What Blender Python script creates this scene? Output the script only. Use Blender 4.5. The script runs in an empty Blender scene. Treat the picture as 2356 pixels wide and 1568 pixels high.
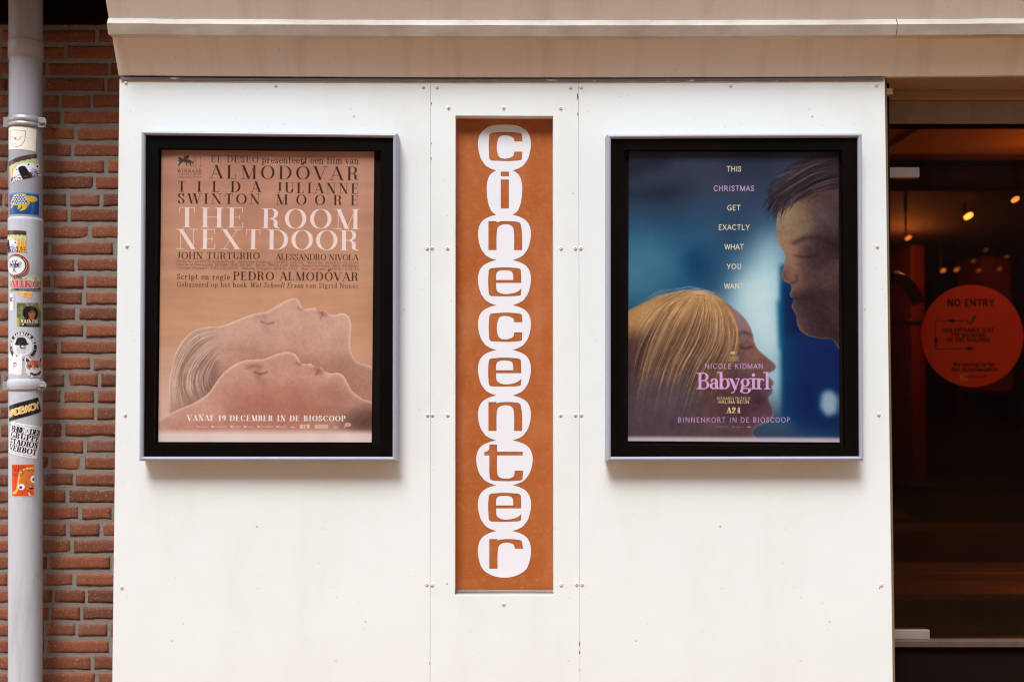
import bpy, bmesh, math, random
import numpy as np
from mathutils import Vector, noise as mnoise

random.seed(7)
RNG = np.random.default_rng(7)
R = math.radians
scene = bpy.context.scene
COL = scene.collection

# ------------------------------------------------------------------ camera
FPX = 2290.0                      # focal length in units of 1/2356 of the picture width (35 mm lens)
CXP, CYP = 1178.0, 784.0
DCAM, ZCAM, PITCH = 3.2, 1.60, R(1.5)
cam_data = bpy.data.cameras.new("camera")
cam = bpy.data.objects.new("camera", cam_data)
COL.objects.link(cam)
cam.location = (0, -DCAM, ZCAM)
cam.rotation_euler = (R(90) + PITCH, 0, 0)
cam_data.sensor_width = 36.0
cam_data.lens = FPX / 2356 * 36.0
cam_data.clip_start = 0.05
cam_data.clip_end = 500
cam_data.dof.use_dof = True
cam_data.dof.focus_distance = 3.18
cam_data.dof.aperture_fstop = 1.4
scene.camera = cam

# ------------------------------------------------------------------ sky, sun, exposure (overcast street)
SUN_EL, SUN_AZ = R(57), R(198)
world = bpy.data.worlds.new("World")
scene.world = world
world.use_nodes = True
wn = world.node_tree.nodes
wl = world.node_tree.links
wn.clear()
sky = wn.new("ShaderNodeTexSky")
sky.sky_type = 'NISHITA'
sky.sun_disc = False
sky.sun_elevation = SUN_EL
sky.sun_rotation = SUN_AZ
hsv = wn.new("ShaderNodeHueSaturation")
hsv.inputs["Saturation"].default_value = 0.38
bgn = wn.new("ShaderNodeBackground")
bgn.inputs["Strength"].default_value = 0.15
wo = wn.new("ShaderNodeOutputWorld")
wl.new(sky.outputs[0], hsv.inputs["Color"])
wl.new(hsv.outputs[0], bgn.inputs["Color"])
wl.new(bgn.outputs[0], wo.inputs["Surface"])
sun_data = bpy.data.lights.new("sun", 'SUN')
sun_data.energy = 1.2
sun_data.angle = R(22)
sun_data.color = (0.95, 0.985, 1.0)
sun = bpy.data.objects.new("sun", sun_data)
COL.objects.link(sun)
sdir = Vector((math.sin(SUN_AZ) * math.cos(SUN_EL), math.cos(SUN_AZ) * math.cos(SUN_EL), math.sin(SUN_EL)))
sun.location = sdir * 30
sun.rotation_euler = sdir.to_track_quat('Z', 'Y').to_euler()
scene.view_settings.view_transform = 'Standard'
scene.view_settings.look = 'None'
scene.view_settings.gamma = 1
scene.view_settings.exposure = 1.55
scene.render.engine = 'CYCLES'
scene.cycles.use_denoising = True
scene.cycles.filter_width = 1.15
scene.cycles.max_bounces = 8
scene.cycles.diffuse_bounces = 4
scene.cycles.sample_clamp_indirect = 6


# ------------------------------------------------------------------ geometry helpers
CP, SP = math.cos(PITCH), math.sin(PITCH)
def P(u, v, y=0.0):
    """point on the vertical plane y seen at (u, v) of the 2356-wide photograph (used to measure the place)"""
    dy = FPX * CP - (CYP - v) * SP
    dz = FPX * SP + (CYP - v) * CP
    t = (y + DCAM) / dy
    return Vector((t * (u - CXP), y, ZCAM + t * dz))

def zc(u, v, px):                   # crop measurement -> 2356 scale (scale, origin x, origin y in source pixels)
    return ((u / px[0] + px[1]) / 1.73854, (v / px[0] + px[2]) / 1.73854)

class MB:
    def __init__(s):
        s.v, s.f, s.uv, s.sm = [], [], {}, []
    def vert(s, p):
        s.v.append(Vector(p)); return len(s.v) - 1
    def face(s, idx, uv=None, smooth=False):
        if uv: s.uv[len(s.f)] = uv
        s.f.append(tuple(idx)); s.sm.append(smooth)
    def poly(s, pts, uv=None, smooth=False):
        s.face([s.vert(p) for p in pts], uv, smooth)
    def box(s, x0, x1, y0, y1, z0, z1):
        c = [s.vert((x, y, z)) for z in (z0, z1) for y in (y0, y1) for x in (x0, x1)]
        for q in ((0, 1, 5, 4), (1, 3, 7, 5), (3, 2, 6, 7), (2, 0, 4, 6), (4, 5, 7, 6), (2, 3, 1, 0)):
            s.face([c[i] for i in q])
    def slab(s, front, y0, y1):
        """quad outline (x, z pairs, any order round) given thickness from y0 (front) to y1 (back)"""
        n = len(front)
        a = [s.vert((p[0], y0, p[1])) for p in front]
        b = [s.vert((p[0], y1, p[1])) for p in front]
        s.face(a); s.face(b[::-1])
        for i in range(n):
            j = (i + 1) % n
            s.face((a[i], b[i], b[j], a[j]))
    def grid(s, fn, nu, nv, smooth=True, uv=True):
        ids = [[s.vert(fn(i / nu, j / nv)) for i in range(nu + 1)] for j in range(nv + 1)]
        for j in range(nv):
            for i in range(nu):
                q = (ids[j][i], ids[j][i + 1], ids[j + 1][i + 1], ids[j + 1][i])
                s.face(q, [(i / nu, 1 - j / nv), ((i + 1) / nu, 1 - j / nv), ((i + 1) / nu, 1 - (j + 1) / nv), (i / nu, 1 - (j + 1) / nv)] if uv else None, smooth)
    def tube(s, pts, rads, seg=12, caps=True, smooth=True):
        rings = []
        pts = [Vector(p) for p in pts]
        for i, p in enumerate(pts):
            d = (pts[min(i + 1, len(pts) - 1)] - pts[max(i - 1, 0)]).normalized()
            a = d.cross(Vector((0, 1, 0)) if abs(d.y) < .9 else Vector((1, 0, 0))).normalized()
            b = d.cross(a)
            r = rads[i] if isinstance(rads, (list, tuple)) else rads
            rings.append([s.vert(p + a * r * math.cos(2 * math.pi * k / seg) + b * r * math.sin(2 * math.pi * k / seg)) for k in range(seg)])
        for i in range(len(rings) - 1):
            for k in range(seg):
                m = (k + 1) % seg
                s.face((rings[i][k], rings[i][m], rings[i + 1][m], rings[i + 1][k]), None, smooth)
        if caps:
            s.face(rings[0][::-1]); s.face(rings[-1])
    def build(s, name, mat, parent=None, base=None, bevel=0, fixn=True):
        org = Vector(base) if base is not None else Vector((0, 0, 0))
        q = parent
        while q and base is None: org += Vector(q.location); q = q.parent
        me = bpy.data.meshes.new(name)
        me.from_pydata([tuple(p - org) for p in s.v], [], s.f)
        if s.uv:
            ul = me.uv_layers.new(name="UVMap")
            for fi, uvs in s.uv.items():
                pl = me.polygons[fi]
                for k, li in enumerate(pl.loop_indices):
                    ul.data[li].uv = uvs[k]
        for pl, sm in zip(me.polygons, s.sm): pl.use_smooth = sm
        if mat: me.materials.append(mat)
        if fixn:
            bm = bmesh.new(); bm.from_mesh(me)
            bmesh.ops.recalc_face_normals(bm, faces=bm.faces)
            bm.to_mesh(me); bm.free()
        o = bpy.data.objects.new(name, me)
        COL.objects.link(o)
        if parent: o.parent = parent
        else: o.location = org
        if bevel:
            m = o.modifiers.new("bevel", 'BEVEL'); m.width = bevel; m.segments = 2; m.limit_method = 'ANGLE'
        return o

def tag(o, label=None, cat=None, group=None, kind=None):
    if label: o["label"] = label
    if cat: o["category"] = cat
    if group: o["group"] = group
    if kind: o["kind"] = kind
    return o
def thing(name, loc, label, cat, group=None):
    o = bpy.data.objects.new(name, None); COL.objects.link(o)
    o.location = loc; o.empty_display_size = .05
    return tag(o, label, cat, group)
def cat_rom(pts, n=8, closed=False):
    pts = [np.array(p, float) for p in pts]
    out = []; m = len(pts)
    for i in range(m if closed else m - 1):
        p0 = pts[(i - 1) % m] if closed or i > 0 else pts[0]
        p1, p2 = pts[i], pts[(i + 1) % m]
        p3 = pts[(i + 2) % m] if closed or i + 2 < m else pts[-1]
        for k in range(n):
            t = k / n
            out.append(.5 * (2 * p1 + (p2 - p0) * t + (2 * p0 - 5 * p1 + 4 * p2 - p3) * t * t + (3 * p1 - p0 - 3 * p2 + p3) * t ** 3))
    if not closed: out.append(pts[-1])
    return np.array(out)

# ------------------------------------------------------------------ materials
def srgb(r, g, b):
    f = lambda c: (c / 255 / 12.92) if c / 255 <= .04045 else ((c / 255 + .055) / 1.055) ** 2.4
    return (f(r), f(g), f(b))
class NT:
    """small helper round a material's node tree"""
    def __init__(s, name):
        s.m = bpy.data.materials.new(name); s.m.use_nodes = True
        s.n = s.m.node_tree.nodes; s.l = s.m.node_tree.links
        s.b = s.n["Principled BSDF"]; s.out = s.n["Material Output"]
        s.tc = s.n.new("ShaderNodeTexCoord")
    def node(s, t, **kw):
        n = s.n.new(t)
        for k, v in kw.items():
            if hasattr(n, k): setattr(n, k, v)
            else: n.inputs[k.replace('_', ' ')].default_value = v
        return n
    def link(s, a, b): s.l.new(a, b)
    def coord(s, scale=(1, 1, 1)):
        mp = s.n.new("ShaderNodeMapping"); mp.inputs["Scale"].default_value = scale
        s.link(s.tc.outputs["Object"], mp.inputs["Vector"]); return mp.outputs[0]
    def noise(s, scale, detail=4, rough=.55, stretch=(1, 1, 1)):
        n = s.n.new("ShaderNodeTexNoise")
        n.inputs["Scale"].default_value = scale; n.inputs["Detail"].default_value = detail; n.inputs["Roughness"].default_value = rough
        s.link(s.coord(stretch), n.inputs["Vector"]); return n.outputs["Fac"]
    def ramp(s, fac, lo, hi, c0=(0, 0, 0, 1), c1=(1, 1, 1, 1)):
        r = s.n.new("ShaderNodeValToRGB")
        r.color_ramp.elements[0].position = lo; r.color_ramp.elements[1].position = hi
        r.color_ramp.elements[0].color = c0; r.color_ramp.elements[1].color = c1
        s.link(fac, r.inputs[0]); return r.outputs[0]
    def mix(s, fac, a, b, mode='MIX'):
        m = s.n.new("ShaderNodeMix"); m.data_type = 'RGBA'; m.blend_type = mode
        for sock, val in ((m.inputs[0], fac), (m.inputs[6], a), (m.inputs[7], b)):
            if isinstance(val, bpy.types.NodeSocket): s.link(val, sock)
            elif isinstance(val, (int, float)): sock.default_value = val
            else: sock.default_value = (*val, 1) if len(val) == 3 else val
        return m.outputs[2]
    def scaled(s, fac, k):
        m = s.n.new("ShaderNodeMath"); m.operation = 'MULTIPLY'; s.link(fac, m.inputs[0]); m.inputs[1].default_value = k
        return m.outputs[0]
    def bump(s, fac, strength=.3, dist=.002):
        b = s.n.new("ShaderNodeBump"); b.inputs["Strength"].default_value = strength; b.inputs["Distance"].default_value = dist
        s.link(fac, b.inputs["Height"]); s.link(b.outputs[0], s.b.inputs["Normal"])
    def set(s, color=None, rough=None, metal=None, spec=None):
        if color is not None:
            if isinstance(color, bpy.types.NodeSocket): s.link(color, s.b.inputs["Base Color"])
            else: s.b.inputs["Base Color"].default_value = (*color, 1)
        if rough is not None:
            if isinstance(rough, bpy.types.NodeSocket): s.link(rough, s.b.inputs["Roughness"])
            else: s.b.inputs["Roughness"].default_value = rough
        if metal is not None: s.b.inputs["Metallic"].default_value = metal
        if spec is not None: s.b.inputs["Specular IOR Level"].default_value = spec
        return s.m
def simple(name, col, rough=.6, var=.12, scale=12, metal=0, spec=.4, bump=0, bscale=60, stretch=(1, 1, 1)):
    t = NT(name)
    c = t.mix(t.noise(scale, stretch=stretch), [x * (1 - var) for x in col], [min(1, x * (1 + var)) for x in col])
    if bump: t.bump(t.noise(bscale, 5), bump)
    return t.set(c, rough, metal, spec)
def glass_mat(name, tint=(1, 1, 1), k=1.0, rough=.0):
    t = NT(name)
    tr = t.n.new("ShaderNodeBsdfTransparent"); tr.inputs[0].default_value = (*tint, 1)
    gl = t.n.new("ShaderNodeBsdfGlossy"); gl.inputs["Roughness"].default_value = rough
    fr = t.n.new("ShaderNodeFresnel"); fr.inputs[0].default_value = 1.5
    nb = t.n.new("ShaderNodeBump"); nb.inputs["Strength"].default_value = .05; nb.inputs["Distance"].default_value = .01
    t.link(t.noise(2.2, 2), nb.inputs["Height"]); t.link(nb.outputs[0], gl.inputs["Normal"])
    mx = t.n.new("ShaderNodeMixShader")
    t.link(t.scaled(fr.outputs[0], k), mx.inputs[0]); t.link(tr.outputs[0], mx.inputs[1]); t.link(gl.outputs[0], mx.inputs[2])
    t.link(mx.outputs[0], t.out.inputs["Surface"])
    return t.m

# ------------------------------------------------------------------ print shop: the printed pictures are drawn here in code
class Canvas:
    def __init__(s, w, h, col=(255, 255, 255)):
        s.w, s.h = int(w), int(h)
        s.a = np.ones((s.h, s.w, 3), np.float32) * (np.array(col, np.float32) / 255)
    def lay(s, mask, col, k=1.0):
        m = np.clip(mask * k, 0, 1)[..., None]
        c = np.asarray(col, np.float32)
        if c.ndim == 1: c = c / 255
        s.a = s.a * (1 - m) + c * m
    def poly(s, pts, sub=3):
        """anti-aliased mask of a polygon (even-odd)"""
        pts = np.asarray(pts, float); out = np.zeros((s.h, s.w), np.float32)
        x0, y0 = pts[:, 0], pts[:, 1]; x1, y1 = np.roll(x0, -1), np.roll(y0, -1)
        r0, r1 = max(0, int(y0.min())), min(s.h - 1, int(y0.max()) + 1)
        ax = np.arange(s.w)
        for r in range(r0, r1 + 1):
            for q in range(sub):
                y = r + (q + .5) / sub
                c = ((y0 <= y) & (y1 > y)) | ((y1 <= y) & (y0 > y))
                if not c.any(): continue
                xs = np.sort(x0[c] + (y - y0[c]) / (y1[c] - y0[c]) * (x1[c] - x0[c]))
                for k in range(0, len(xs) - 1, 2):
                    a, b = xs[k], xs[k + 1]
                    i0, i1 = max(0, int(a)), min(s.w, int(b) + 2)
                    if i1 > i0:
                        seg = ax[i0:i1]
                        out[r, i0:i1] += np.clip(np.minimum(seg + 1, b) - np.maximum(seg, a), 0, 1) / sub
        return np.clip(out, 0, 1)
    def disc(s, cx, cy, rx, ry=None):
        ry = ry or rx
        y, x = np.mgrid[0:s.h, 0:s.w] + .5
        d = np.sqrt(((x - cx) / rx) ** 2 + ((y - cy) / ry) ** 2)
        return np.clip((1 - d) * min(rx, ry) + .5, 0, 1).astype(np.float32)
    def blob(s, cx, cy, rx, ry, rot=0):
        y, x = np.mgrid[0:s.h, 0:s.w] + .5
        c, n = math.cos(rot), math.sin(rot); dx, dy = x - cx, y - cy
        return np.exp(-(((dx * c + dy * n) / rx) ** 2 + ((-dx * n + dy * c) / ry) ** 2)).astype(np.float32)
    def stroke(s, mask, pts, wid, h=None, rnd=True):
        for k in range(len(pts) - 1):
            w = wid if np.isscalar(wid) else wid[k]
            seg(mask, pts[k], pts[k + 1], w, h if h is not None else w, rnd)
    def line(s, pts, w, col, k=1.0):
        m = np.zeros((s.h, s.w), np.float32); s.stroke(m, pts, w); s.lay(m, col, k)
    def image(s, name, gain=1.0):
        if gain != 1: s.a = np.clip(s.a, 0, 1) ** 2.2; s.a = (s.a * gain / (1 + .16 * (gain - 1) * s.a)) ** (1 / 2.2)
        im = bpy.data.images.new(name, s.w, s.h)
        px = np.ones((s.h, s.w, 4), np.float32)
        px[..., :3] = np.clip(s.a[::-1], 0, 1)
        im.pixels.foreach_set(px.ravel()); im.update()
        return im
def blur(m, r):
    r = max(1, int(r))
    for _ in range(3):
        for ax in (0, 1):
            p = np.pad(m, [(r + 1, r) if i == ax else (0, 0) for i in range(2)], mode='edge')
            c = np.cumsum(p, axis=ax, dtype=np.float64)
            n = m.shape[ax]; k = 2 * r + 1
            m = ((np.take(c, range(k, k + n), ax) - np.take(c, range(0, n), ax)) / k).astype(np.float32)
    return m
def fbm(h, w, cells, seed=0, octs=4):
    rg = np.random.default_rng(seed); out = np.zeros((h, w), np.float32); amp = 1; tot = 0
    for o in range(octs):
        cy, cx = [max(2, int(c * 2 ** o)) for c in cells]
        g = rg.random((cy + 1, cx + 1)).astype(np.float32)
        yy = np.linspace(0, cy - 1e-3, h); xx = np.linspace(0, cx - 1e-3, w)
        yi, xi = yy.astype(int), xx.astype(int); fy, fx = (yy - yi)[:, None], (xx - xi)[None]
        fy, fx = fy * fy * (3 - 2 * fy), fx * fx * (3 - 2 * fx)
        out += amp * ((g[yi][:, xi] * (1 - fx) + g[yi][:, xi + 1] * fx) * (1 - fy) + (g[yi + 1][:, xi] * (1 - fx) + g[yi + 1][:, xi + 1] * fx) * fy)
        tot += amp; amp *= .5
    return out / tot
def seg(mask, A, B, T, h, rnd):
    """one pen stroke: a round pen swelling from T[0] to T[1], or a flat pen T wide and h high"""
    Ta, Tb = T if isinstance(T, tuple) else (T, T)
    ex, ey = (max(Ta, Tb), max(Ta, Tb)) if rnd else (Ta, h)
    i0, i1 = max(0, int(min(A[0], B[0]) - ex / 2 - 1)), min(mask.shape[1], int(max(A[0], B[0]) + ex / 2 + 3))
    j0, j1 = max(0, int(min(A[1], B[1]) - ey / 2 - 1)), min(mask.shape[0], int(max(A[1], B[1]) + ey / 2 + 3))
    if i1 <= i0 or j1 <= j0: return
    X = np.arange(i0, i1)[None] + .5; Y = np.arange(j0, j1)[:, None] + .5
    dx, dy = B[0] - A[0], B[1] - A[1]; ln = math.hypot(dx, dy)
    if rnd:
        t = np.clip(((X - A[0]) * dx + (Y - A[1]) * dy) / max(ln * ln, 1e-9), 0, 1)
        d = np.hypot(X - A[0] - t * dx, Y - A[1] - t * dy) - (Ta + (Tb - Ta) * t) / 2
    else:
        d = None
        ns = [(1, 0), (0, 1), (-1, 0), (0, -1)] + ([(-dy / ln, dx / ln), (dy / ln, -dx / ln)] if ln > 1e-6 else [])
        for nx, ny in ns:
            v = nx * X + ny * Y - max(nx * A[0] + ny * A[1], nx * B[0] + ny * B[1]) - abs(nx) * Ta / 2 - abs(ny) * h / 2
            d = v if d is None else np.maximum(d, v)
    sub = mask[j0:j1, i0:i1]
    np.maximum(sub, np.clip(.5 - d, 0, 1), out=sub)

# ---- a stroke alphabet: cap height 1, x-height .64; 'a' follows the pen's contrast, 't' always thin, 'z' only in serif styles
def E(cx, cy, rx, ry, a0, a1, n=14):
    return [(cx + rx * math.cos(R(a0 + (a1 - a0) * k / n)), cy + ry * math.sin(R(a0 + (a1 - a0) * k / n))) for k in range(n + 1)]
def S(*p): return [tuple(q) for q in cat_rom(p, 5)]
def L(*p): return list(p)
G = {}
def g(ch, adv, strokes, ser=()): G[ch] = (adv, strokes, ser)
g('A', .76, [('t', L((.03, 0), (.36, 1))), ('a', L((.36, 1), (.71, 0))), ('t', L((.14, .33), (.59, .33)))], [(.03, 0), (.71, 0)])
g('B', .66, [('a', L((.12, 0), (.12, 1))), ('t', L((.12, 1), (.32, 1))), ('a', E(.32, .76, .21, .24, 90, -90)), ('t', L((.12, .52), (.32, .52))), ('a', E(.33, .26, .25, .26, 90, -90)), ('t', L((.12, 0), (.33, 0)))], [(.1, 0), (.1, 1)])
g('C', .78, [('a', E(.42, .5, .37, .5, 45, 315, 22)), ('z', L((.69, .98), (.69, .7)))])
g('D', .8, [('a', L((.12, 0), (.12, 1))), ('t', L((.12, 1), (.33, 1))), ('a', E(.33, .5, .4, .5, 90, -90, 20)), ('t', L((.12, 0), (.33, 0)))], [(.1, 0), (.1, 1)])
g('E', .64, [('a', L((.12, 0), (.12, 1))), ('t', L((.12, 1), (.55, 1))), ('t', L((.12, .52), (.44, .52))), ('t', L((.12, 0), (.57, 0))), ('z', L((.55, 1), (.55, .78))), ('z', L((.57, 0), (.57, .25))), ('z', L((.44, .62), (.44, .42)))], [(.1, 0), (.1, 1)])
g('F', .6, [('a', L((.12, 0), (.12, 1))), ('t', L((.12, 1), (.53, 1))), ('t', L((.12, .52), (.42, .52))), ('z', L((.53, 1), (.53, .78))), ('z', L((.42, .62), (.42, .42)))], [(.12, 0), (.1, 1)])
g('G', .82, [('a', E(.42, .5, .37, .5, 45, 320, 22)), ('a', L((.7, .4), (.7, .08))), ('t', L((.5, .4), (.72, .4)))], [(.7, .4)])
g('H', .84, [('a', L((.13, 0), (.13, 1))), ('a', L((.7, 0), (.7, 1))), ('t', L((.13, .52), (.7, .52)))], [(.13, 0), (.13, 1), (.7, 0), (.7, 1)])
g('I', .36, [('a', L((.18, 0), (.18, 1)))], [(.18, 0), (.18, 1)])
g('J', .5, [('a', L((.33, 1), (.33, .2))), ('t', E(.19, .2, .14, .2, 0, -130))], [(.33, 1)])
g('K', .76, [('a', L((.13, 0), (.13, 1))), ('t', L((.64, 1), (.13, .4))), ('a', L((.3, .58), (.68, 0)))], [(.13, 0), (.13, 1), (.62, 1), (.66, 0)])
g('L', .62, [('a', L((.12, 0), (.12, 1))), ('t', L((.12, 0), (.55, 0))), ('z', L((.55, 0), (.55, .3)))], [(.1, 0), (.12, 1)])
g('M', .96, [('t', L((.1, 0), (.1, 1))), ('a', L((.12, 1), (.47, 0))), ('t', L((.47, 0), (.82, 1))), ('a', L((.83, 1), (.83, 0)))], [(.1, 0), (.1, 1), (.83, 0), (.84, 1)])
g('N', .84, [('t', L((.12, 0), (.12, 1))), ('a', L((.13, 1), (.7, 0))), ('t', L((.71, 0), (.71, 1)))], [(.12, 0), (.1, 1), (.71, 1)])
g('O', .86, [('a', E(.43, .5, .37, .5, 0, 360, 30))])
g('P', .64, [('a', L((.12, 0), (.12, 1))), ('t', L((.12, 1), (.33, 1))), ('a', E(.33, .74, .23, .26, 90, -90)), ('t', L((.12, .48), (.33, .48)))], [(.12, 0), (.1, 1)])
g('Q', .86, [('a', E(.43, .5, .37, .5, 0, 360, 30)), ('a', L((.45, .2), (.75, -.15)))])
g('R', .74, [('a', L((.12, 0), (.12, 1))), ('t', L((.12, 1), (.33, 1))), ('a', E(.33, .75, .22, .25, 90, -90)), ('t', L((.12, .5), (.33, .5))), ('a', S((.36, .5), (.52, .36), (.54, .1), (.68, 0)))], [(.12, 0), (.1, 1)])
g('S', .58, [('a', S((.47, .8), (.4, .95), (.27, 1), (.13, .93), (.08, .77), (.16, .62), (.36, .46), (.48, .28), (.43, .08), (.27, 0), (.12, .06), (.07, .22))), ('z', L((.48, .98), (.48, .72))), ('z', L((.07, .02), (.07, .3)))])
g('T', .7, [('a', L((.35, 0), (.35, 1))), ('t', L((.05, 1), (.65, 1))), ('z', L((.05, 1), (.05, .75))), ('z', L((.65, 1), (.65, .75)))], [(.35, 0)])
g('U', .8, [('a', L((.14, 1), (.14, .28))), ('a', E(.4, .28, .26, .28, 180, 360)), ('t', L((.66, .28), (.66, 1)))], [(.14, 1), (.66, 1)])
g('V', .76, [('a', L((.05, 1), (.38, 0))), ('t', L((.38, 0), (.71, 1)))], [(.05, 1), (.71, 1)])
g('W', 1.06, [('a', L((.05, 1), (.3, 0))), ('t', L((.3, 0), (.54, 1))), ('a', L((.53, 1), (.78, 0))), ('t', L((.78, 0), (1.02, 1)))], [(.05, 1), (.53, 1), (1.02, 1)])
g('X', .76, [('a', L((.07, 1), (.68, 0))), ('t', L((.66, 1), (.07, 0)))], [(.08, 0), (.08, 1), (.67, 0), (.66, 1)])
g('Y', .74, [('a', L((.05, 1), (.37, .45), (.37, 0))), ('t', L((.37, .45), (.69, 1)))], [(.37, 0), (.06, 1), (.68, 1)])
g('Z', .66, [('t', L((.08, 1), (.58, 1))), ('a', L((.57, 1), (.07, 0))), ('t', L((.07, 0), (.6, 0))), ('z', L((.08, 1), (.08, .78))), ('z', L((.6, 0), (.6, .22)))])
G['Ó'] = (G['O'][0], G['O'][1] + [('a', L((.38, 1.13), (.55, 1.35)))], ())
G['Í'] = (G['I'][0], G['I'][1] + [('a', L((.14, 1.13), (.28, 1.35)))], G['I'][2])
g('a', .54, [('a', S((.1, .5), (.2, .63), (.34, .6), (.39, .45))), ('a', L((.39, .47), (.39, .08), (.48, .02))), ('a', E(.24, .18, .16, .18, 60, 340))])
g('b', .6, [('a', L((.1, 0), (.1, 1.04))), ('a', E(.31, .32, .21, .32, 0, 360, 18))], [(.07, 1.04)])
g('c', .52, [('a', E(.3, .32, .22, .32, 45, 315))])
g('d', .6, [('a', L((.5, 0), (.5, 1.04))), ('a', E(.29, .32, .21, .32, 0, 360, 18))], [(.47, 1.04), (.53, 0)])
g('e', .54, [('a', E(.29, .32, .22, .32, 5, 315, 18)), ('t', L((.08, .35), (.5, .35)))])
g('f', .36, [('a', L((.15, 0), (.15, .8))), ('t', E(.28, .82, .13, .2, 180, 60)), ('t', L((.02, .63), (.32, .63)))], [(.15, 0)])
g('g', .58, [('a', E(.27, .4, .18, .24, 0, 360, 18)), ('t', L((.4, .58), (.54, .66))), ('a', S((.18, .2), (.1, .1), (.2, .03), (.42, .02), (.52, -.1), (.42, -.25), (.24, -.28), (.08, -.2), (.08, -.06), (.2, .03)))])
g('h', .64, [('a', L((.12, 0), (.12, 1.04))), ('a', S((.12, .45), (.24, .6), (.38, .63), (.48, .5), (.49, 0)))], [(.09, 1.04), (.12, 0), (.49, 0)])
g('i', .3, [('a', L((.15, 0), (.15, .64))), ('a', L((.15, .87), (.15, .89)))], [(.12, .64), (.15, 0)])
g('j', .3, [('a', L((.15, -.15), (.15, .64))), ('a', L((.15, .87), (.15, .89)))], [(.12, .64)])
g('k', .58, [('a', L((.12, 0), (.12, 1.04))), ('t', L((.48, .64), (.12, .26))), ('a', L((.24, .4), (.52, 0)))], [(.09, 1.04), (.12, 0), (.48, .64), (.52, 0)])
g('l', .3, [('a', L((.15, 0), (.15, 1.04)))], [(.12, 1.04), (.15, 0)])
g('m', .94, [('a', L((.12, 0), (.12, .64))), ('a', S((.12, .45), (.24, .6), (.36, .63), (.45, .5), (.46, 0))), ('a', S((.46, .45), (.58, .6), (.7, .63), (.79, .5), (.8, 0)))], [(.09, .64), (.12, 0), (.46, 0), (.8, 0)])
g('n', .64, [('a', L((.12, 0), (.12, .64))), ('a', S((.12, .45), (.24, .6), (.38, .63), (.48, .5), (.49, 0)))], [(.09, .64), (.12, 0), (.49, 0)])
g('o', .58, [('a', E(.29, .32, .22, .32, 0, 360, 20))])
g('p', .6, [('a', L((.1, -.28), (.1, .64))), ('a', E(.31, .32, .21, .32, 0, 360, 18))], [(.07, .64), (.1, -.28)])
g('r', .46, [('a', L((.14, 0), (.14, .64))), ('a', S((.14, .42), (.22, .58), (.32, .63), (.4, .56)))], [(.11, .64), (.14, 0)])
g('s', .46, [('a', S((.36, .5), (.28, .62), (.16, .62), (.1, .48), (.22, .36), (.36, .22), (.34, .04), (.2, .0), (.09, .06), (.08, .16)))])
g('t', .38, [('a', L((.17, .85), (.17, .1), (.24, .01), (.33, .06))), ('t', L((.04, .63), (.32, .63)))])
g('u', .64, [('a', S((.12, .64), (.12, .15), (.24, .01), (.38, .04), (.49, .2))), ('a', L((.49, 0), (.49, .64)))], [(.09, .64), (.46, .64)])
g('v', .56, [('a', L((.05, .64), (.28, 0))), ('t', L((.28, 0), (.51, .64)))], [(.05, .64), (.5, .64)])
g('w', .8, [('a', L((.05, .64), (.23, 0))), ('t', L((.23, 0), (.41, .64))), ('a', L((.4, .64), (.58, 0))), ('t', L((.58, 0), (.75, .64)))], [(.05, .64), (.75, .64)])
g('x', .54, [('a', L((.06, .64), (.48, 0))), ('t', L((.47, .64), (.06, 0)))], [(.06, 0), (.06, .64), (.48, 0), (.48, .64)])
g('q', .6, [('a', L((.5, -.28), (.5, .64))), ('a', E(.29, .32, .21, .32, 0, 360, 18))], [(.5, -.28)])
g('y', .58, [('a', L((.06, .64), (.3, .0))), ('t', S((.52, .64), (.3, 0), (.22, -.2), (.08, -.27)))], [(.06, .64), (.52, .64)])
g('z', .5, [('t', L((.06, .64), (.44, .64), (.06, 0), (.46, 0)))])
g('1', .44, [('a', L((.25, 0), (.25, 1))), ('t', L((.25, 1), (.08, .84)))], [(.25, 0)])
g('2', .6, [('a', S((.08, .74), (.14, .94), (.3, 1), (.48, .9), (.48, .68), (.3, .36), (.07, 0))), ('a', L((.07, .01), (.53, .01)))])
g('4', .64, [('t', L((.4, 1), (.05, .28))), ('t', L((.05, .28), (.58, .28))), ('a', L((.42, 1), (.42, 0)))], [(.42, 0)])
g('8', .58, [('a', E(.29, .76, .19, .24, 0, 360, 18)), ('a', E(.29, .27, .23, .27, 0, 360, 18))])
g('9', .58, [('a', E(.28, .7, .21, .3, 0, 360, 18)), ('a', S((.49, .7), (.46, .3), (.3, .03), (.12, .02)))])
g('.', .24, [('a', L((.12, .03), (.12, .06)))])
g(':', .26, [('a', L((.13, .06), (.13, .09))), ('a', L((.13, .54), (.13, .57)))])
g('/', .4, [('t', L((.05, -.1), (.35, 1)))])
g('_', .5, [('t', L((0, -.1), (.5, -.1)))])
g(',', .24, [('t', L((.14, .05), (.08, -.12)))])
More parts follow.
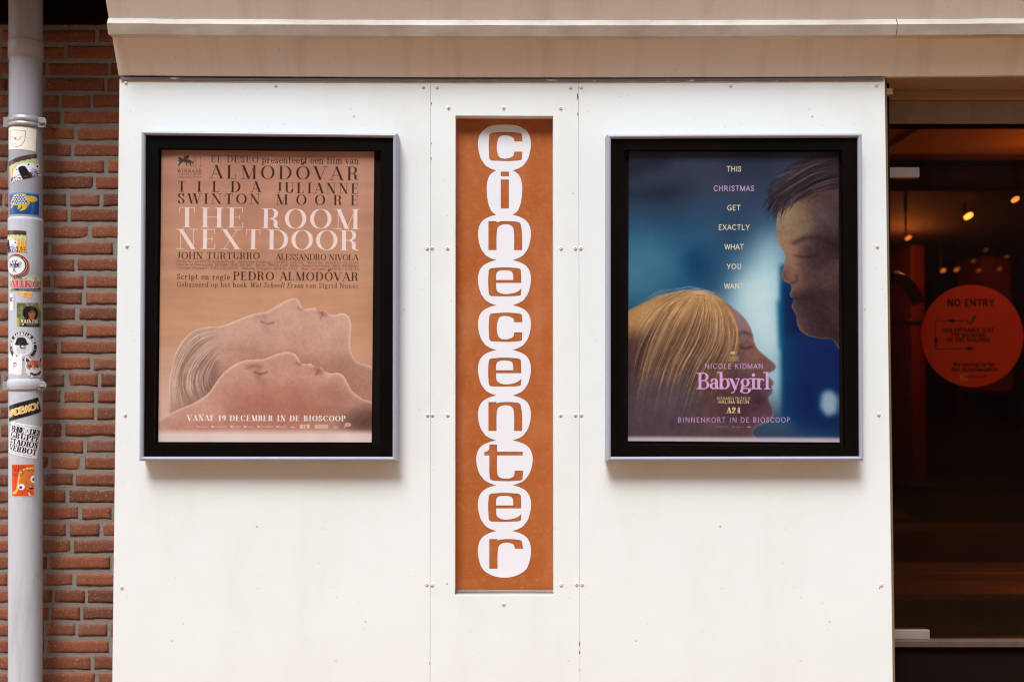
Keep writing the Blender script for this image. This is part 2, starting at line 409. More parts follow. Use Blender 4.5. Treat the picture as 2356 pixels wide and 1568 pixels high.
def draw_text(cv, s, x0, x1, yb, cap, col, style='sans', w=.13, h=.03, sx=1.0, slant=0.0, yb1=None, k=1.0, track=None, soft=0):
    """letters between x0 and x1 on a baseline from yb to yb1 (canvas pixels); spacing is stretched to fit"""
    yb1 = yb if yb1 is None else yb1
    adv = [(.3 if c == ' ' else G[c][0]) * cap * sx for c in s]
    gaps = max(1, len(s) - 1)
    tr = ((x1 - x0) - sum(adv)) / gaps
    if track is not None: tr = track * cap
    if tr < -.12 * cap:
        sx *= (x1 - x0) / (sum(adv) - .1 * cap * gaps); return draw_text(cv, s, x0, x1, yb, cap, col, style, w, h, sx, slant, yb1, k, -.1, soft)
    m = np.zeros((cv.h, cv.w), np.float32); x = x0
    T, H = max(w * cap, .9), max(h * cap, .55)
    if style == 'sans': H = T
    for c, a in zip(s, adv):
        if c != ' ':
            y = yb + (yb1 - yb) * (x - x0) / max(1, x1 - x0)
            f = lambda q: (x + (q[0] * sx + slant * q[1]) * cap, y - q[1] * cap)
            for kind, pts in G[c][1]:
                if kind == 'z' and style == 'sans': continue
                ps = [f(q) for q in pts]
                if style == 'sans': cv.stroke(m, ps, T)
                elif kind in 'tz': cv.stroke(m, ps, H)
                elif math.dist(ps[0], ps[-1]) < .06 * cap and len(ps) == 2: cv.stroke(m, ps, T * 1.15)
                elif len(ps) < 4: cv.stroke(m, ps, T, H, False)
                else:                       # curves: a pen that swells on the vertical parts
                    q = np.array(ps); n = 3 * len(q); u = np.linspace(0, len(q) - 1, n)
                    q = np.stack([np.interp(u, range(len(q)), q[:, e]) for e in (0, 1)], 1)
                    d = np.gradient(q, axis=0); wv = np.maximum(H, T * (np.abs(d[:, 1]) / np.maximum(1e-6, np.hypot(d[:, 0], d[:, 1]))) ** 1.4)
                    wv = np.convolve(np.pad(wv, 2, mode='edge'), [.2] * 5, 'valid')
                    for e in range(n - 1): seg(m, q[e], q[e + 1], (wv[e], wv[e + 1]), 0, True)
            if style == 'serif':
                for q in G[c][2]:
                    p = f(q); e = max(T * .95, .11 * cap)
                    seg(m, (p[0] - e * (1.15 if c.islower() and q[1] > .6 else 1), p[1]), (p[0] + (0 if c.islower() and q[1] > .6 else e), p[1]), H, H, False)
        x += a + tr
    if soft: m = blur(m, soft)
    cv.lay(m, col, k)
def homography(src, dst):
    A, b = [], []
    for (x, y), (X, Y) in zip(src, dst):
        A += [[x, y, 1, 0, 0, 0, -X * x, -X * y], [0, 0, 0, x, y, 1, -Y * x, -Y * y]]; b += [X, Y]
    q = np.linalg.solve(np.array(A, float), np.array(b, float))
    return lambda p: ((q[0] * p[0] + q[1] * p[1] + q[2]) / (q[6] * p[0] + q[7] * p[1] + 1), (q[3] * p[0] + q[4] * p[1] + q[5]) / (q[6] * p[0] + q[7] * p[1] + 1))
def print_mat(name, cv, rough=.35, spec=.35, grain=.03, gain=1.0):
    """paper or vinyl carrying a picture drawn above, with a little procedural fading and unevenness"""
    t = NT(name)
    im = t.n.new("ShaderNodeTexImage"); im.image = cv.image(name, gain); im.extension = 'EXTEND'; im.interpolation = 'Cubic'
    t.link(t.tc.outputs["UV"], im.inputs["Vector"])
    c = t.mix(t.noise(9, 3), t.mix(1.0, im.outputs["Color"], (1 - grain,) * 3, 'MULTIPLY'), im.outputs["Color"])
    t.bump(t.noise(5, 2), .25, .004)
    return t.set(c, rough, 0, spec)

# ------------------------------------------------------------------ the two posters (anonymous stand-in figures, the writing as it stands)
POS_L = [(372, 345), (861, 349), (855, 1017), (364, 1016)]
POS_R = [(1447, 349), (1929, 350), (1931.5, 1017), (1445, 1014)]
PW, PH = 830, 1148
def hair_strokes(cv, curves, n, w, cols, k, seed, jit=6, between=True):
    """n strands blended between guide curves"""
    rg = np.random.default_rng(seed)
    gs = []
    for c in curves:
        q = cat_rom(c, 8); t = np.linspace(0, len(q) - 1, 26)
        gs.append(np.stack([np.interp(t, range(len(q)), q[:, k]) for k in (0, 1)], 1))
    for i in range(n):
        t = rg.random() * (len(gs) - 1); a = int(t); f = t - a
        p = gs[a] * (1 - f) + gs[min(a + 1, len(gs) - 1)] * f
        p = p + rg.normal(0, jit, 2) + np.cumsum(rg.normal(0, jit * .12, p.shape), 0)
        s0 = int(rg.random() * len(p) * .4); s1 = len(p) - int(rg.random() * len(p) * .4)
        if s1 - s0 < 3: continue
        q = p[s0:s1]
        x0, x1 = int(max(0, q[:, 0].min() - 4)), int(min(cv.w, q[:, 0].max() + 5))
        y0, y1 = int(max(0, q[:, 1].min() - 4)), int(min(cv.h, q[:, 1].max() + 5))
        if x1 - x0 < 3 or y1 - y0 < 3: continue
        m = np.zeros((y1 - y0, x1 - x0), np.float32)
        ww = w * (.5 + rg.random())
        for j in range(len(q) - 1):
            e = min(1, 4 * min(j + 1, len(q) - 1 - j) / len(q)) * ww
            seg(m, q[j] - (x0, y0), q[j + 1] - (x0, y0), max(.8, e), max(.8, e), True)
        kk = (k * (.4 + .6 * rg.random())) * m[..., None]
        c = np.array(cols[rg.integers(len(cols))], np.float32) / 255
        cv.a[y0:y1, x0:x1] = cv.a[y0:y1, x0:x1] * (1 - kk) + c * kk

def paint_tan_poster():
    cv = Canvas(PW, PH)
    H = homography(POS_L, [(0, 0), (PW, 0), (PW, PH), (0, PH)])
    a = lambda x, y: H(zc(x, y, (2.1815, 540, 500)))
    b = lambda x, y: H(zc(x, y, (2.1185, 540, 1120)))
    B = lambda pts, n=7: np.array([b(*p) for p in cat_rom(pts, n)])
    yy = np.linspace(0, 1, PH)[:, None, None]; xx = np.linspace(0, 1, PW)[None, :, None]
    c0, c1, c2, c3 = [np.array(c) / 255 for c in ((192, 136, 112), (196, 142, 108), (203, 148, 108), (213, 170, 146))]
    cv.a[:] = np.where(yy < .35, c0 + (c1 - c0) * yy / .35, np.where(yy < .6, c1 + (c2 - c1) * (yy - .35) / .25, c2 + (c3 - c2) * (yy - .6) / .4))
    cv.a += ((fbm(PH, PW, (26, 2), 3) - .5) * .09)[..., None] * np.array([1, .95, .85])
    cv.lay(cv.blob(0, PH * .95, PW * .35, PH * .2), (228, 190, 172), .55)
    # two plain reclining figures, one behind the other
    def soft(pts, w, col, k, r, cvmask=None):
        m = np.zeros((PH, PW), np.float32); cv.stroke(m, [tuple(q) for q in B(pts, 6)], w); m = blur(m, r)
        cv.lay(m if cvmask is None else m * cvmask, col, k)
    up = B([(285, 1330), (285, 1010), (292, 850), (322, 680), (400, 520), (500, 430), (610, 398), (720, 392), (830, 356), (940, 310), (1040, 280), (1110, 270), (1170, 240), (1250, 190), (1320, 160), (1372, 160), (1400, 196), (1424, 240), (1480, 244), (1520, 236), (1552, 256), (1590, 262), (1620, 262), (1650, 290), (1700, 296), (1760, 282), (1810, 310), (1832, 380), (1826, 480), (1830, 590), (1880, 690), (2040, 800), (2040, 1330)])
    lo = B([(190, 1330), (190, 1200), (330, 1112), (500, 1040), (620, 960), (700, 850), (770, 770), (850, 712), (940, 680), (1030, 672), (1090, 668), (1150, 646), (1220, 622), (1290, 610), (1350, 622), (1384, 660), (1404, 700), (1450, 712), (1490, 708), (1516, 728), (1556, 740), (1584, 744), (1606, 772), (1660, 790), (1720, 786), (1770, 814), (1800, 870), (1840, 940), (1920, 1000), (2040, 1070), (2040, 1330)])
    gdu = ([(690, 410), (480, 460), (350, 640), (300, 860), (306, 1120)], [(700, 440), (520, 510), (390, 690), (350, 880), (380, 1100)],
           [(705, 490), (560, 580), (440, 740), (410, 900), (470, 1060)], [(720, 560), (620, 640), (520, 790), (510, 920), (570, 1010)], [(745, 640), (680, 720), (640, 830), (660, 920), (690, 960)])
    mu, ml = cv.poly(up), cv.poly(lo)
    f = lambda pts, col, k, r: cv.lay(blur(cv.poly(B(pts)), r) * mu, col, k)
    cv.lay(mu, (203, 160, 136))
    f([(720, 560), (1000, 520), (1200, 600), (1500, 580), (1750, 620), (2000, 820), (2010, 1150), (1100, 1000), (700, 800)], (194, 138, 116), .85, 30)
    f([(1180, 440), (1420, 420), (1600, 470), (1500, 600), (1250, 560)], (208, 146, 124), .55, 26)
    f([(1480, 700), (1850, 640), (2010, 820), (2000, 980), (1700, 900)], (176, 122, 100), .75, 30)
    f([(1650, 420), (1780, 460), (1790, 600), (1700, 640)], (188, 142, 122), .6, 20)
    hb = B([(290, 1150), (284, 1000), (292, 850), (322, 680), (400, 520), (500, 430), (610, 396), (720, 392), (710, 480), (740, 600), (760, 700), (740, 830), (690, 960), (560, 1030), (330, 1120)])
    cv.lay(blur(cv.poly(hb), 5) * mu, (192, 152, 128))
    f([(520, 700), (620, 640), (720, 760), (690, 950), (560, 1010), (520, 880)], (132, 92, 80), .75, 18)
    f([(400, 700), (440, 620), (470, 820), (520, 1020), (440, 1060), (400, 880)], (150, 112, 96), .6, 10)
    hair_strokes(cv, [[b(*p) for p in q] for q in gdu], 340, 2.4, [(226, 196, 172), (240, 216, 196), (205, 168, 142), (150, 110, 92), (176, 134, 112), (122, 84, 74)], .5, 5, 5)
    cv.lay(np.clip(mu - blur(mu, 5), 0, 1) * mu, (250, 226, 208), 1.15)
    soft([(1070, 350), (1120, 372), (1180, 360)], 5, (132, 98, 86), 1.0, 2, mu)
    soft([(1020, 320), (1070, 310), (1120, 318)], 9, (176, 134, 110), .8, 4, mu)
    soft([(1100, 330), (1110, 400), (1150, 450)], 14, (170, 126, 108), .6, 8, mu)
    soft([(1380, 230), (1396, 252), (1420, 250)], 6, (176, 112, 94), .7, 3, mu)
    f([(1536, 250), (1590, 262), (1640, 280), (1618, 312), (1560, 300)], (186, 108, 100), .8, 5)
    soft([(1592, 266), (1586, 300), (1570, 330)], 3, (150, 84, 80), .8, 1, mu)
    # the nearer figure
    cv.lay(np.clip(blur(ml, 22) - ml, 0, 1) * mu, (150, 98, 84), .45)
    cv.lay(ml, (201, 150, 126))
    f2 = lambda pts, col, k, r: cv.lay(blur(cv.poly(B(pts)), r) * ml, col, k)
    f2([(760, 960), (1000, 880), (1400, 900), (1800, 1020), (2000, 1150), (1500, 1260), (700, 1240)], (186, 122, 98), .8, 36)
    f2([(820, 1030), (1400, 980), (1700, 1100), (1300, 1220), (760, 1200)], (176, 108, 86), .6, 34)
    f2([(1700, 1180), (1900, 1100), (2020, 1080), (2020, 1300), (1840, 1290)], (116, 80, 70), .95, 22)
    f2([(190, 1200), (420, 1120), (640, 1000), (700, 1100), (500, 1300), (190, 1300)], (214, 158, 136), .75, 26)
    f2([(260, 1240), (500, 1180), (760, 1250), (700, 1320), (260, 1320)], (184, 114, 92), .6, 22)
    f2([(1560, 900), (1760, 900), (1900, 1040), (1700, 1040)], (168, 112, 94), .6, 20)
    cv.lay(np.clip(ml - blur(ml, 6), 0, 1) * ml, (252, 224, 204), 1.2)
    soft([(1010, 776), (1060, 796), (1120, 780)], 5, (110, 76, 68), 1.0, 2, ml)
    soft([(950, 740), (1010, 728), (1070, 736)], 10, (150, 104, 86), .8, 4, ml)
    soft([(1040, 750), (1050, 830), (1100, 890)], 15, (156, 106, 90), .6, 8, ml)
    soft([(1372, 692), (1384, 716), (1410, 716)], 6, (150, 92, 76), .8, 3, ml)
    f2([(1504, 726), (1560, 740), (1604, 766), (1570, 800), (1520, 776)], (172, 100, 90), .8, 5)
    soft([(1562, 746), (1552, 780), (1532, 806)], 3, (130, 70, 64), .8, 1, ml)
    sk = np.maximum(mu, ml)[..., None]
    cv.a += sk * ((fbm(PH, PW, (22, 14), 31, 4) - .5) * .07 + (fbm(PH, PW, (140, 90), 32, 2) - .5) * .05)[..., None] * np.array([1, .9, .85])
    # pale margin at the foot of the sheet
    y0 = H((600, 985))[1]
    ramp = np.clip((np.arange(PH) - y0) / 22, 0, 1).astype(np.float32)[:, None] * np.ones((1, PW), np.float32)
    cv.lay(ramp, (232, 206, 196), .9)
    lum = cv.a.mean(2, keepdims=True); cv.a = lum + (cv.a - lum) * .80 + np.array([-.004, 0, .012])
    cv.a = .35 * cv.a + .65 * np.stack([blur(cv.a[..., e], 1) for e in range(3)], 2)
    cv.a = np.clip(.62 + (cv.a - .62) * 1.12, 0, 1)
    # writing
    BK, WH = (58, 36, 28), (240, 220, 216)
    def A(s, x0, x1, y, cap, col=BK, T=.15, h=.03, sx=1.0, y1=None, k=.95, sl=0, f=a):
        p, q = f(x0, y), f(x1, y1 if y1 else y); c = f(x0, y - cap)
        draw_text(cv, s, p[0], q[0], p[1], p[1] - c[1], col, 'serif', T, h, sx, sl, q[1], k)
    A("EL DESEO", 668, 1078, 326, 58, y1=328, T=.13, h=.04); A("presenteert een film van", 1112, 1952, 332, 58, y1=339, T=.13, h=.05)
    A("ALMODÓVAR", 662, 1952, 466, 114, T=.165, y1=480, sx=1.15)
    A("TILDA", 375, 1095, 583, 92, T=.18, y1=586, sx=1.05); A("JULIANNE", 1235, 1950, 592, 90, T=.17, y1=600, sx=1.02)
    A("SWINTON", 375, 1090, 685, 88, T=.17, y1=691, sx=1.15); A("MOORE", 1237, 1950, 694, 88, T=.17, y1=703, sx=1.1)
    A("THE", 378, 957, 891, 170, WH, T=.21, h=.026, y1=894, sx=1.25); A("ROOM", 1118, 1950, 901, 170, WH, T=.2, h=.026, y1=907, sx=1.2)
    A("NEXT", 372, 1100, 1080, 170, WH, T=.2, h=.026, y1=1084, sx=1.12); A("DOOR", 1168, 1952, 1086, 170, WH, T=.2, h=.026, y1=1094, sx=1.2)
    A("JOHN TURTURRO", 365, 1090, 1168, 58, T=.16, h=.05, y1=1172, sx=1.1); A("ALESSANDRO NIVOLA", 1232, 1948, 1176, 50, T=.16, h=.05, y1=1182, sx=1.1)
    A("Producer: AGUSTÍN ALMODÓVAR   Executive Producer: ESTHER GARCÍA   Music by: ALBERTO IGLESIAS", 365, 1950, 1200, 21, T=.12, h=.06, y1=1213, k=.75)
    A("Director of Photography: EDUARD GRAU ASC,AEC   Editor: TERESA FONT AMAE   Production Design: INBAL WEINBERG", 365, 1950, 1228, 21, T=.12, h=.06, y1=1241, k=.75, sx=.95)
    A("Costume Designer: BINA DAIGELER   Makeup Designer: MORAG ROSS   Hair Designer: MANOLO GARCÍA", 365, 1950, 1256, 21, T=.12, h=.06, y1=1269, k=.75)
    A("Script en regie", 367, 830, 1346, 46, T=.14, h=.05, y1=1350); A("PEDRO ALMODÓVAR", 862, 1948, 1354, 72, T=.17, h=.045, y1=1360, sx=1.08)
    A("Gebaseerd op het boek", 367, 976, 1413, 42, T=.12, h=.06, y1=1417, k=.85); A("Wat Scheelt Eraan", 1005, 1470, 1418, 42, T=.12, h=.06, y1=1421, k=.9, sl=.25); A("van Sigrid Nunez", 1492, 1950, 1421, 42, T=.12, h=.06, y1=1426, k=.85)
    A("WINNAAR", 373, 582, 415, 30, T=.14, h=.07, k=.85); A("GOUDEN LEEUW", 373, 580, 440, 19, T=.1, h=.06, k=.65); A("FILMFESTIVAL VENETIE", 376, 578, 462, 12, T=.1, h=.07, k=.55)
    A("81", 503, 588, 362, 86, T=.03, h=.03, sx=.75, k=.85)
    lion = [(378, 290), (392, 278), (410, 292), (430, 292), (425, 278), (445, 268), (478, 264), (470, 292), (450, 300), (480, 304), (505, 322), (520, 345), (505, 338), (488, 330), (494, 358), (482, 360), (474, 335), (462, 328), (454, 354), (470, 360), (450, 360), (446, 330), (420, 322), (396, 344), (388, 360), (374, 358), (392, 326), (378, 315), (384, 302)]
    cv.lay(cv.poly([a(*p) for p in lion]), (64, 56, 56), .95)
    A("VANAF 19 DECEMBER IN DE BIOSCOOP", 445, 1782, 1189, 46, (252, 244, 248), T=.23, h=.05, y1=1194, f=b, k=1)
    for s, x0, x1 in (("cineart", 385, 490), ("www.cineart.nl", 522, 620), ("/cineartnederland", 668, 784), ("/cineart", 836, 898), ("/cineart_nl", 944, 1014), ("/cineartnederland", 1060, 1174), ("/cineart_nl", 1222, 1290)):
        p, q, c = b(x0, 1248), b(x1, 1248), b(x0, 1232)
        draw_text(cv, s, p[0], q[0], p[1], p[1] - c[1], (240, 214, 206), 'sans', .1, sx=.7, k=.7)
    for x in (648, 812, 924, 1040, 1200):
        cv.lay(cv.poly([b(x, 1232), b(x + 18, 1232), b(x + 18, 1250), b(x, 1250)]), (240, 214, 206), .7)
    for x in (1325, 1336, 1347): cv.lay(cv.disc(*b(x, 1246), 2.5), (240, 214, 206), .8)
    cv.lay(cv.poly([b(1398, 1224), b(1482, 1220), b(1480, 1254), b(1400, 1258)]), (226, 196, 186), .95)
    for x in (1428, 1446, 1456): cv.line([b(x, 1230), b(x, 1252)], 2, (150, 98, 84))
    cv.lay(cv.poly([b(1526, 1224), b(1638, 1224), b(1638, 1254), b(1526, 1254)]), (228, 200, 188), .9)
    for x in range(1540, 1625, 12): cv.line([b(x, 1240), b(x + 7, 1240)], 2.5, (180, 140, 126))
    for x in (1690, 1702, 1714): cv.line([b(x, 1232), b(x, 1248)], 2, (230, 204, 196), .8)
    cv.line([b(1680, 1252), b(1726, 1252)], 1.5, (230, 204, 196), .8)
    cv.lay(cv.disc(*b(1800, 1224), 11, 8), (224, 196, 186), .85); cv.line([b(1783, 1236), b(1772, 1250)], 3, (224, 196, 186))
    for x in range(1784, 1818, 8): cv.line([b(x, 1212), b(x, 1236)], 1.3, (176, 120, 104))
    cv.lay(cv.disc(*b(1822, 1223), 4, 6) - cv.disc(*b(1822, 1223), 2, 4), (224, 196, 186), .9)
    cv.a += ((fbm(PH, PW, (3, 9), 11, 3) - .5) * .05)[..., None]
    cv.a += RNG.normal(0, .016, (PH, PW, 1)).astype(np.float32)
    return cv

def paint_blue_poster():
    cv = Canvas(PW, PH, (62, 92, 122))
    H = homography(POS_R, [(0, 0), (PW, 0), (PW, PH), (0, PH)])
    a = lambda x, y: H(zc(x, y, (2.1185, 2400, 500)))
    b = lambda x, y: H(zc(x, y, (2.1185, 2400, 1120)))
    def area(pts, col, k, r, fn=a): cv.lay(blur(cv.poly([fn(*p) for p in pts]), r), col, k)
    # out-of-focus blue room
    area([(200, 150), (2060, 150), (2060, 520), (1500, 620), (900, 700), (200, 820)], (72, 80, 100), 1, 60)
    area([(200, 800), (900, 820), (1100, 1200), (1000, 1700), (200, 1700)], (52, 104, 140), 1, 70)
    area([(200, 950), (620, 980), (760, 1150), (560, 1400), (200, 1500)], (86, 140, 168), .8, 50)
    area([(700, 1080), (900, 1050), (880, 1320), (740, 1300)], (24, 78, 122), .7, 26)
    area([(1420, 860), (1620, 980), (1640, 2400), (900, 2300), (1000, 1600), (1180, 1200)], (156, 196, 210), 1, 46)
    area([(1180, 1330), (1500, 1200), (1520, 1960), (1200, 1850)], (190, 216, 220), .85, 30)
    area([(560, 1600), (1150, 1560), (1300, 1900), (700, 1900)], (132, 176, 196), .7, 40)
    area([(1525, 1180), (1700, 1200), (2060, 1500), (2060, 2500), (1540, 2500)], (18, 84, 130), 1, 8)
    area([(1640, 1300), (2060, 1500), (2060, 2600), (1640, 2600)], (14, 62, 116), .9, 24)
    area([(1500, 1480), (1560, 1500), (1560, 1900), (1520, 1900)], (10, 100, 146), .7, 8)
    area([(1880, 2260), (1960, 2240), (2020, 2300), (2010, 2440), (1920, 2470), (1860, 2390)], (166, 184, 200), .9, 9)
    area([(1560, 1320), (1640, 1450), (1740, 1750), (1560, 1780)], (10, 50, 96), .6, 14)
    area([(240, 280), (620, 260), (560, 360), (240, 440)], (48, 54, 70), .6, 16)
    area([(240, 560), (700, 500), (620, 640), (240, 620)], (46, 64, 86), .6, 18)
    cv.a += ((fbm(PH, PW, (7, 5), 21) - .5) * .07)[..., None]
    # dark-haired figure leaning in from the right
    def fig(pts, n=7, fn=a): return cv.poly(np.array([fn(*p) for p in cat_rom(pts, n)]))
    face = [(1520, 690), (1500, 780), (1494, 870), (1506, 960), (1524, 1020), (1556, 1066), (1570, 1110), (1560, 1180), (1544, 1240), (1540, 1290), (1566, 1326), (1610, 1346), (1622, 1386), (1606, 1426), (1616, 1456), (1640, 1470), (1634, 1500), (1622, 1534), (1640, 1572), (1662, 1610), (1668, 1670), (1690, 1730), (1750, 1780), (1850, 1806), (1960, 1812), (2060, 1810), (2060, 560), (1700, 560)]
    mf = fig(face)
    cv.lay(mf, (112, 86, 82))
    ff = lambda pts, col, k, r: cv.lay(blur(cv.poly([a(*p) for p in pts]), r) * mf, col, k)
    ff([(1480, 640), (1800, 640), (1850, 900), (1760, 1000), (1640, 1100), (1500, 1020)], (184, 158, 122), 1, 28)
    ff([(1540, 900), (1660, 960), (1700, 1200), (1740, 1380), (1640, 1420), (1580, 1180)], (190, 146, 114), .9, 20)
    ff([(1800, 680), (2060, 640), (2060, 960), (1840, 940)], (118, 102, 102), .9, 26)
    ff([(1760, 980), (2000, 940), (2060, 1100), (1900, 1200), (1780, 1140)], (78, 62, 66), .85, 30)
    ff([(1740, 1180), (2060, 1180), (2060, 1340), (1850, 1340)], (130, 100, 98), .7, 24)
    ff([(1640, 1430), (1800, 1400), (2060, 1480), (2060, 1920), (1820, 1900), (1700, 1640)], (86, 66, 72), .95, 24)
    ff([(1900, 1500), (2060, 1480), (2060, 1800), (1960, 1760)], (108, 86, 82), .6, 22)
    def soft(pts, w, col, k, r, m=None, fn=a):
        q = np.zeros((PH, PW), np.float32); cv.stroke(q, [fn(*p) for p in cat_rom(pts, 6)], w); q = blur(q, r)
        cv.lay(q if m is None else q * m, col, k)
    soft([(1640, 1000), (1760, 950), (1880, 960), (1960, 1000)], 15, (56, 46, 50), .6, 6, mf)
    soft([(1640, 1100), (1740, 1120), (1840, 1096)], 6, (48, 38, 44), .6, 3, mf)
    soft([(1610, 1340), (1660, 1320), (1668, 1270)], 9, (80, 58, 60), .7, 5, mf)
    soft([(1620, 1456), (1690, 1470), (1740, 1466)], 7, (70, 46, 54), .7, 4, mf)
    cv.lay(np.clip(mf - blur(mf, 5), 0, 1) * mf, (206, 184, 168), .6)
    hairp = [(2060, 225), (1900, 236), (1790, 262), (1690, 300), (1600, 350), (1520, 430), (1450, 490), (1424, 560), (1436, 630), (1462, 690), (1500, 690), (1536, 668), (1600, 640), (1680, 600), (1800, 560), (1920, 550), (2060, 545)]
    mh = fig(hairp); mhs = blur(mh, 3)
    cv.lay(mhs, (72, 62, 74))
    gd = [[a(*p) for p in q] for q in ([(2050, 240), (1800, 280), (1600, 380), (1440, 520)], [(2050, 330), (1830, 380), (1640, 480), (1424, 640)], [(2050, 420), (1860, 470), (1660, 580), (1440, 730)], [(2050, 520), (1900, 540), (1700, 600), (1520, 690)])]
    hair_strokes(cv, gd, 220, 2.6, [(106, 92, 100), (52, 44, 54), (134, 114, 112), (88, 76, 88), (46, 38, 46)], .55, 8, 7)
    gd2 = [[a(*p) for p in q] for q in ([(1800, 300), (1640, 330), (1500, 352)], [(1650, 390), (1520, 450), (1380, 556)], [(1560, 520), (1450, 580), (1405, 640)])]
    gd4 = [[a(*p) for p in q] for q in ([(1500, 560), (1440, 640), (1396, 700)], [(1540, 600), (1470, 690), (1420, 790)], [(1600, 600), (1540, 680), (1500, 800)], [(1720, 560), (1640, 630), (1560, 720)], [(1900, 530), (1780, 590), (1660, 640)])]
    hair_strokes(cv, gd4, 150, 3.0, [(62, 54, 64), (84, 74, 82), (48, 40, 48), (104, 90, 92)], .75, 19, 8)
    hair_strokes(cv, gd2, 40, 1.6, [(120, 140, 160), (70, 66, 80)], .6, 9, 6)
    # fair-haired figure looking up from the left
    body = [(230, 262), (330, 212), (420, 168), (520, 126), (640, 98), (760, 86), (880, 92), (980, 130), (1060, 180), (1140, 240), (1216, 310), (1270, 390), (1296, 460), (1306, 520), (1336, 580), (1400, 640), (1462, 690), (1490, 726), (1478, 760), (1436, 786), (1430, 816), (1460, 846), (1472, 876), (1452, 900), (1464, 930), (1458, 962), (1430, 990), (1440, 1040), (1470, 1090), (1466, 1150), (1420, 1200), (1340, 1236), (1290, 1290), (1290, 1420), (230, 1420)]
    mb = fig(body, 7, b)
    cv.lay(mb, (128, 98, 98))
    fb = lambda pts, col, k, r: cv.lay(blur(cv.poly([b(*p) for p in pts]), r) * mb, col, k)
    fb([(1040, 170), (1200, 260), (1340, 460), (1240, 520), (1090, 440), (1040, 300)], (166, 132, 134), 1, 18)
    fb([(1180, 480), (1330, 520), (1440, 700), (1400, 800), (1240, 800)], (172, 126, 110), .9, 26)
    fb([(1340, 590), (1480, 700), (1470, 770), (1380, 760)], (146, 104, 96), .8, 12)
    fb([(1280, 800), (1440, 800), (1470, 960), (1340, 980)], (138, 104, 108), .9, 18)
    fb([(1340, 980), (1470, 1000), (1480, 1160), (1340, 1240)], (108, 84, 104), .95, 20)
    soft([(1150, 470), (1220, 440), (1282, 470)], 10, (66, 54, 62), .7, 5, mb, b)
    soft([(1180, 560), (1230, 578), (1280, 560)], 6, (52, 46, 60), .8, 3, mb, b)
    soft([(1360, 900), (1410, 906), (1450, 900)], 6, (92, 58, 74), .8, 3, mb, b)
    fb([(1080, 980), (1420, 960), (1420, 1180), (1060, 1180)], (96, 68, 82), .9, 26)
    fb([(1240, 1080), (1460, 1060), (1500, 1180), (1300, 1240)], (130, 92, 100), .6, 20)
    hm = [(230, 262), (330, 212), (420, 168), (520, 126), (640, 98), (760, 86), (880, 92), (980, 130), (1060, 184), (1130, 280), (1168, 400), (1180, 520), (1150, 660), (1080, 780), (1010, 900), (900, 1100), (860, 1420), (230, 1420)]
    mh2 = blur(fig(hm, 7, b), 3)
    cv.lay(mh2, (166, 126, 90))
    fh = lambda pts, col, k, r: cv.lay(blur(cv.poly([b(*p) for p in pts]), r) * mh2, col, k)
    fh([(230, 420), (600, 430), (900, 420), (1120, 520), (1100, 800), (900, 1420), (230, 1420)], (92, 70, 70), .9, 40)
    fh([(230, 260), (700, 90), (980, 130), (1040, 300), (700, 300), (230, 420)], (206, 160, 104), .9, 26)
    fh([(230, 800), (800, 800), (830, 1300), (230, 1300)], (108, 92, 100), .8, 30)
    gd = [[b(*p) for p in q] for q in (
        [(760, 90), (560, 150), (380, 300), (250, 520)], [(800, 92), (640, 200), (500, 420), (380, 760), (300, 1200)], [(840, 95), (760, 260), (640, 520), (520, 800), (420, 1200)],
        [(880, 100), (880, 280), (800, 520), (640, 820), (560, 1250)], [(930, 108), (1020, 300), (1010, 520), (880, 780), (720, 1250)], [(985, 128), (1110, 300), (1164, 480), (1090, 760), (930, 1200)])]
    hair_strokes(cv, gd, 420, 2.8, [(228, 190, 136), (206, 162, 106), (150, 114, 88), (96, 74, 70), (190, 152, 118), (242, 212, 170), (78, 60, 62)], .42, 12, 8)
    fh([(230, 900), (800, 880), (830, 1300), (230, 1300)], (100, 88, 98), .45, 26)
    gd3 = [[b(*p) for p in q] for q in ([(250, 240), (420, 150), (620, 80)], [(620, 100), (780, 70), (900, 85)], [(900, 90), (1010, 130), (1060, 180)])]
    hair_strokes(cv, gd3, 60, 1.5, [(230, 220, 200), (210, 190, 150)], .5, 14, 8)
    edge = np.clip(mb - blur(mb, 4), 0, 1) * mb * (1 - mh2)
    cv.lay(edge, (170, 196, 226), .9)
    cv.lay(np.clip(blur(np.maximum(mf, mb), 40) * np.maximum(mf, mb) - .45, 0, 1) * (1 - mh2) * (1 - mhs), (66, 52, 62), .55)
    sk = np.maximum(mf, mb)[..., None]
    cv.a += sk * ((fbm(PH, PW, (18, 12), 41, 4) - .5) * .09 + (fbm(PH, PW, (120, 80), 42, 2) - .5) * .05)[..., None]
    # slate-violet shade over the lower third and pale foot of the sheet
    fall = np.clip((np.arange(PH) - b(0, 800)[1]) / (PH * .3), 0, 1).astype(np.float32)[:, None] * np.ones((1, PW), np.float32)
    cv.lay(fall * np.clip(1 - np.linspace(-.6, 1.2, PW)[None], 0, 1).astype(np.float32), (104, 92, 108), .5)
    y0 = b(0, 1306)[1]
    ramp = np.clip((np.arange(PH) - y0) / 14, 0, 1).astype(np.float32)[:, None] * np.ones((1, PW), np.float32)
    cv.lay(ramp, (206, 188, 198), .9)
    cv.a += RNG.normal(0, .018, (PH, PW, 1)).astype(np.float32)
    cv.a = .35 * cv.a + .65 * np.stack([blur(cv.a[..., e], 1) for e in range(3)], 2)
    lum = cv.a.mean(2, keepdims=True); cv.a = lum + (cv.a - lum) * .84
    cv.a = np.clip(.40 + (cv.a - .40) * 1.28 - .05, .02, 1) * (1 - .12 * (1 - lum))
    # writing
    CR, LI, GO = (232, 218, 180), (206, 160, 216), (226, 200, 140)
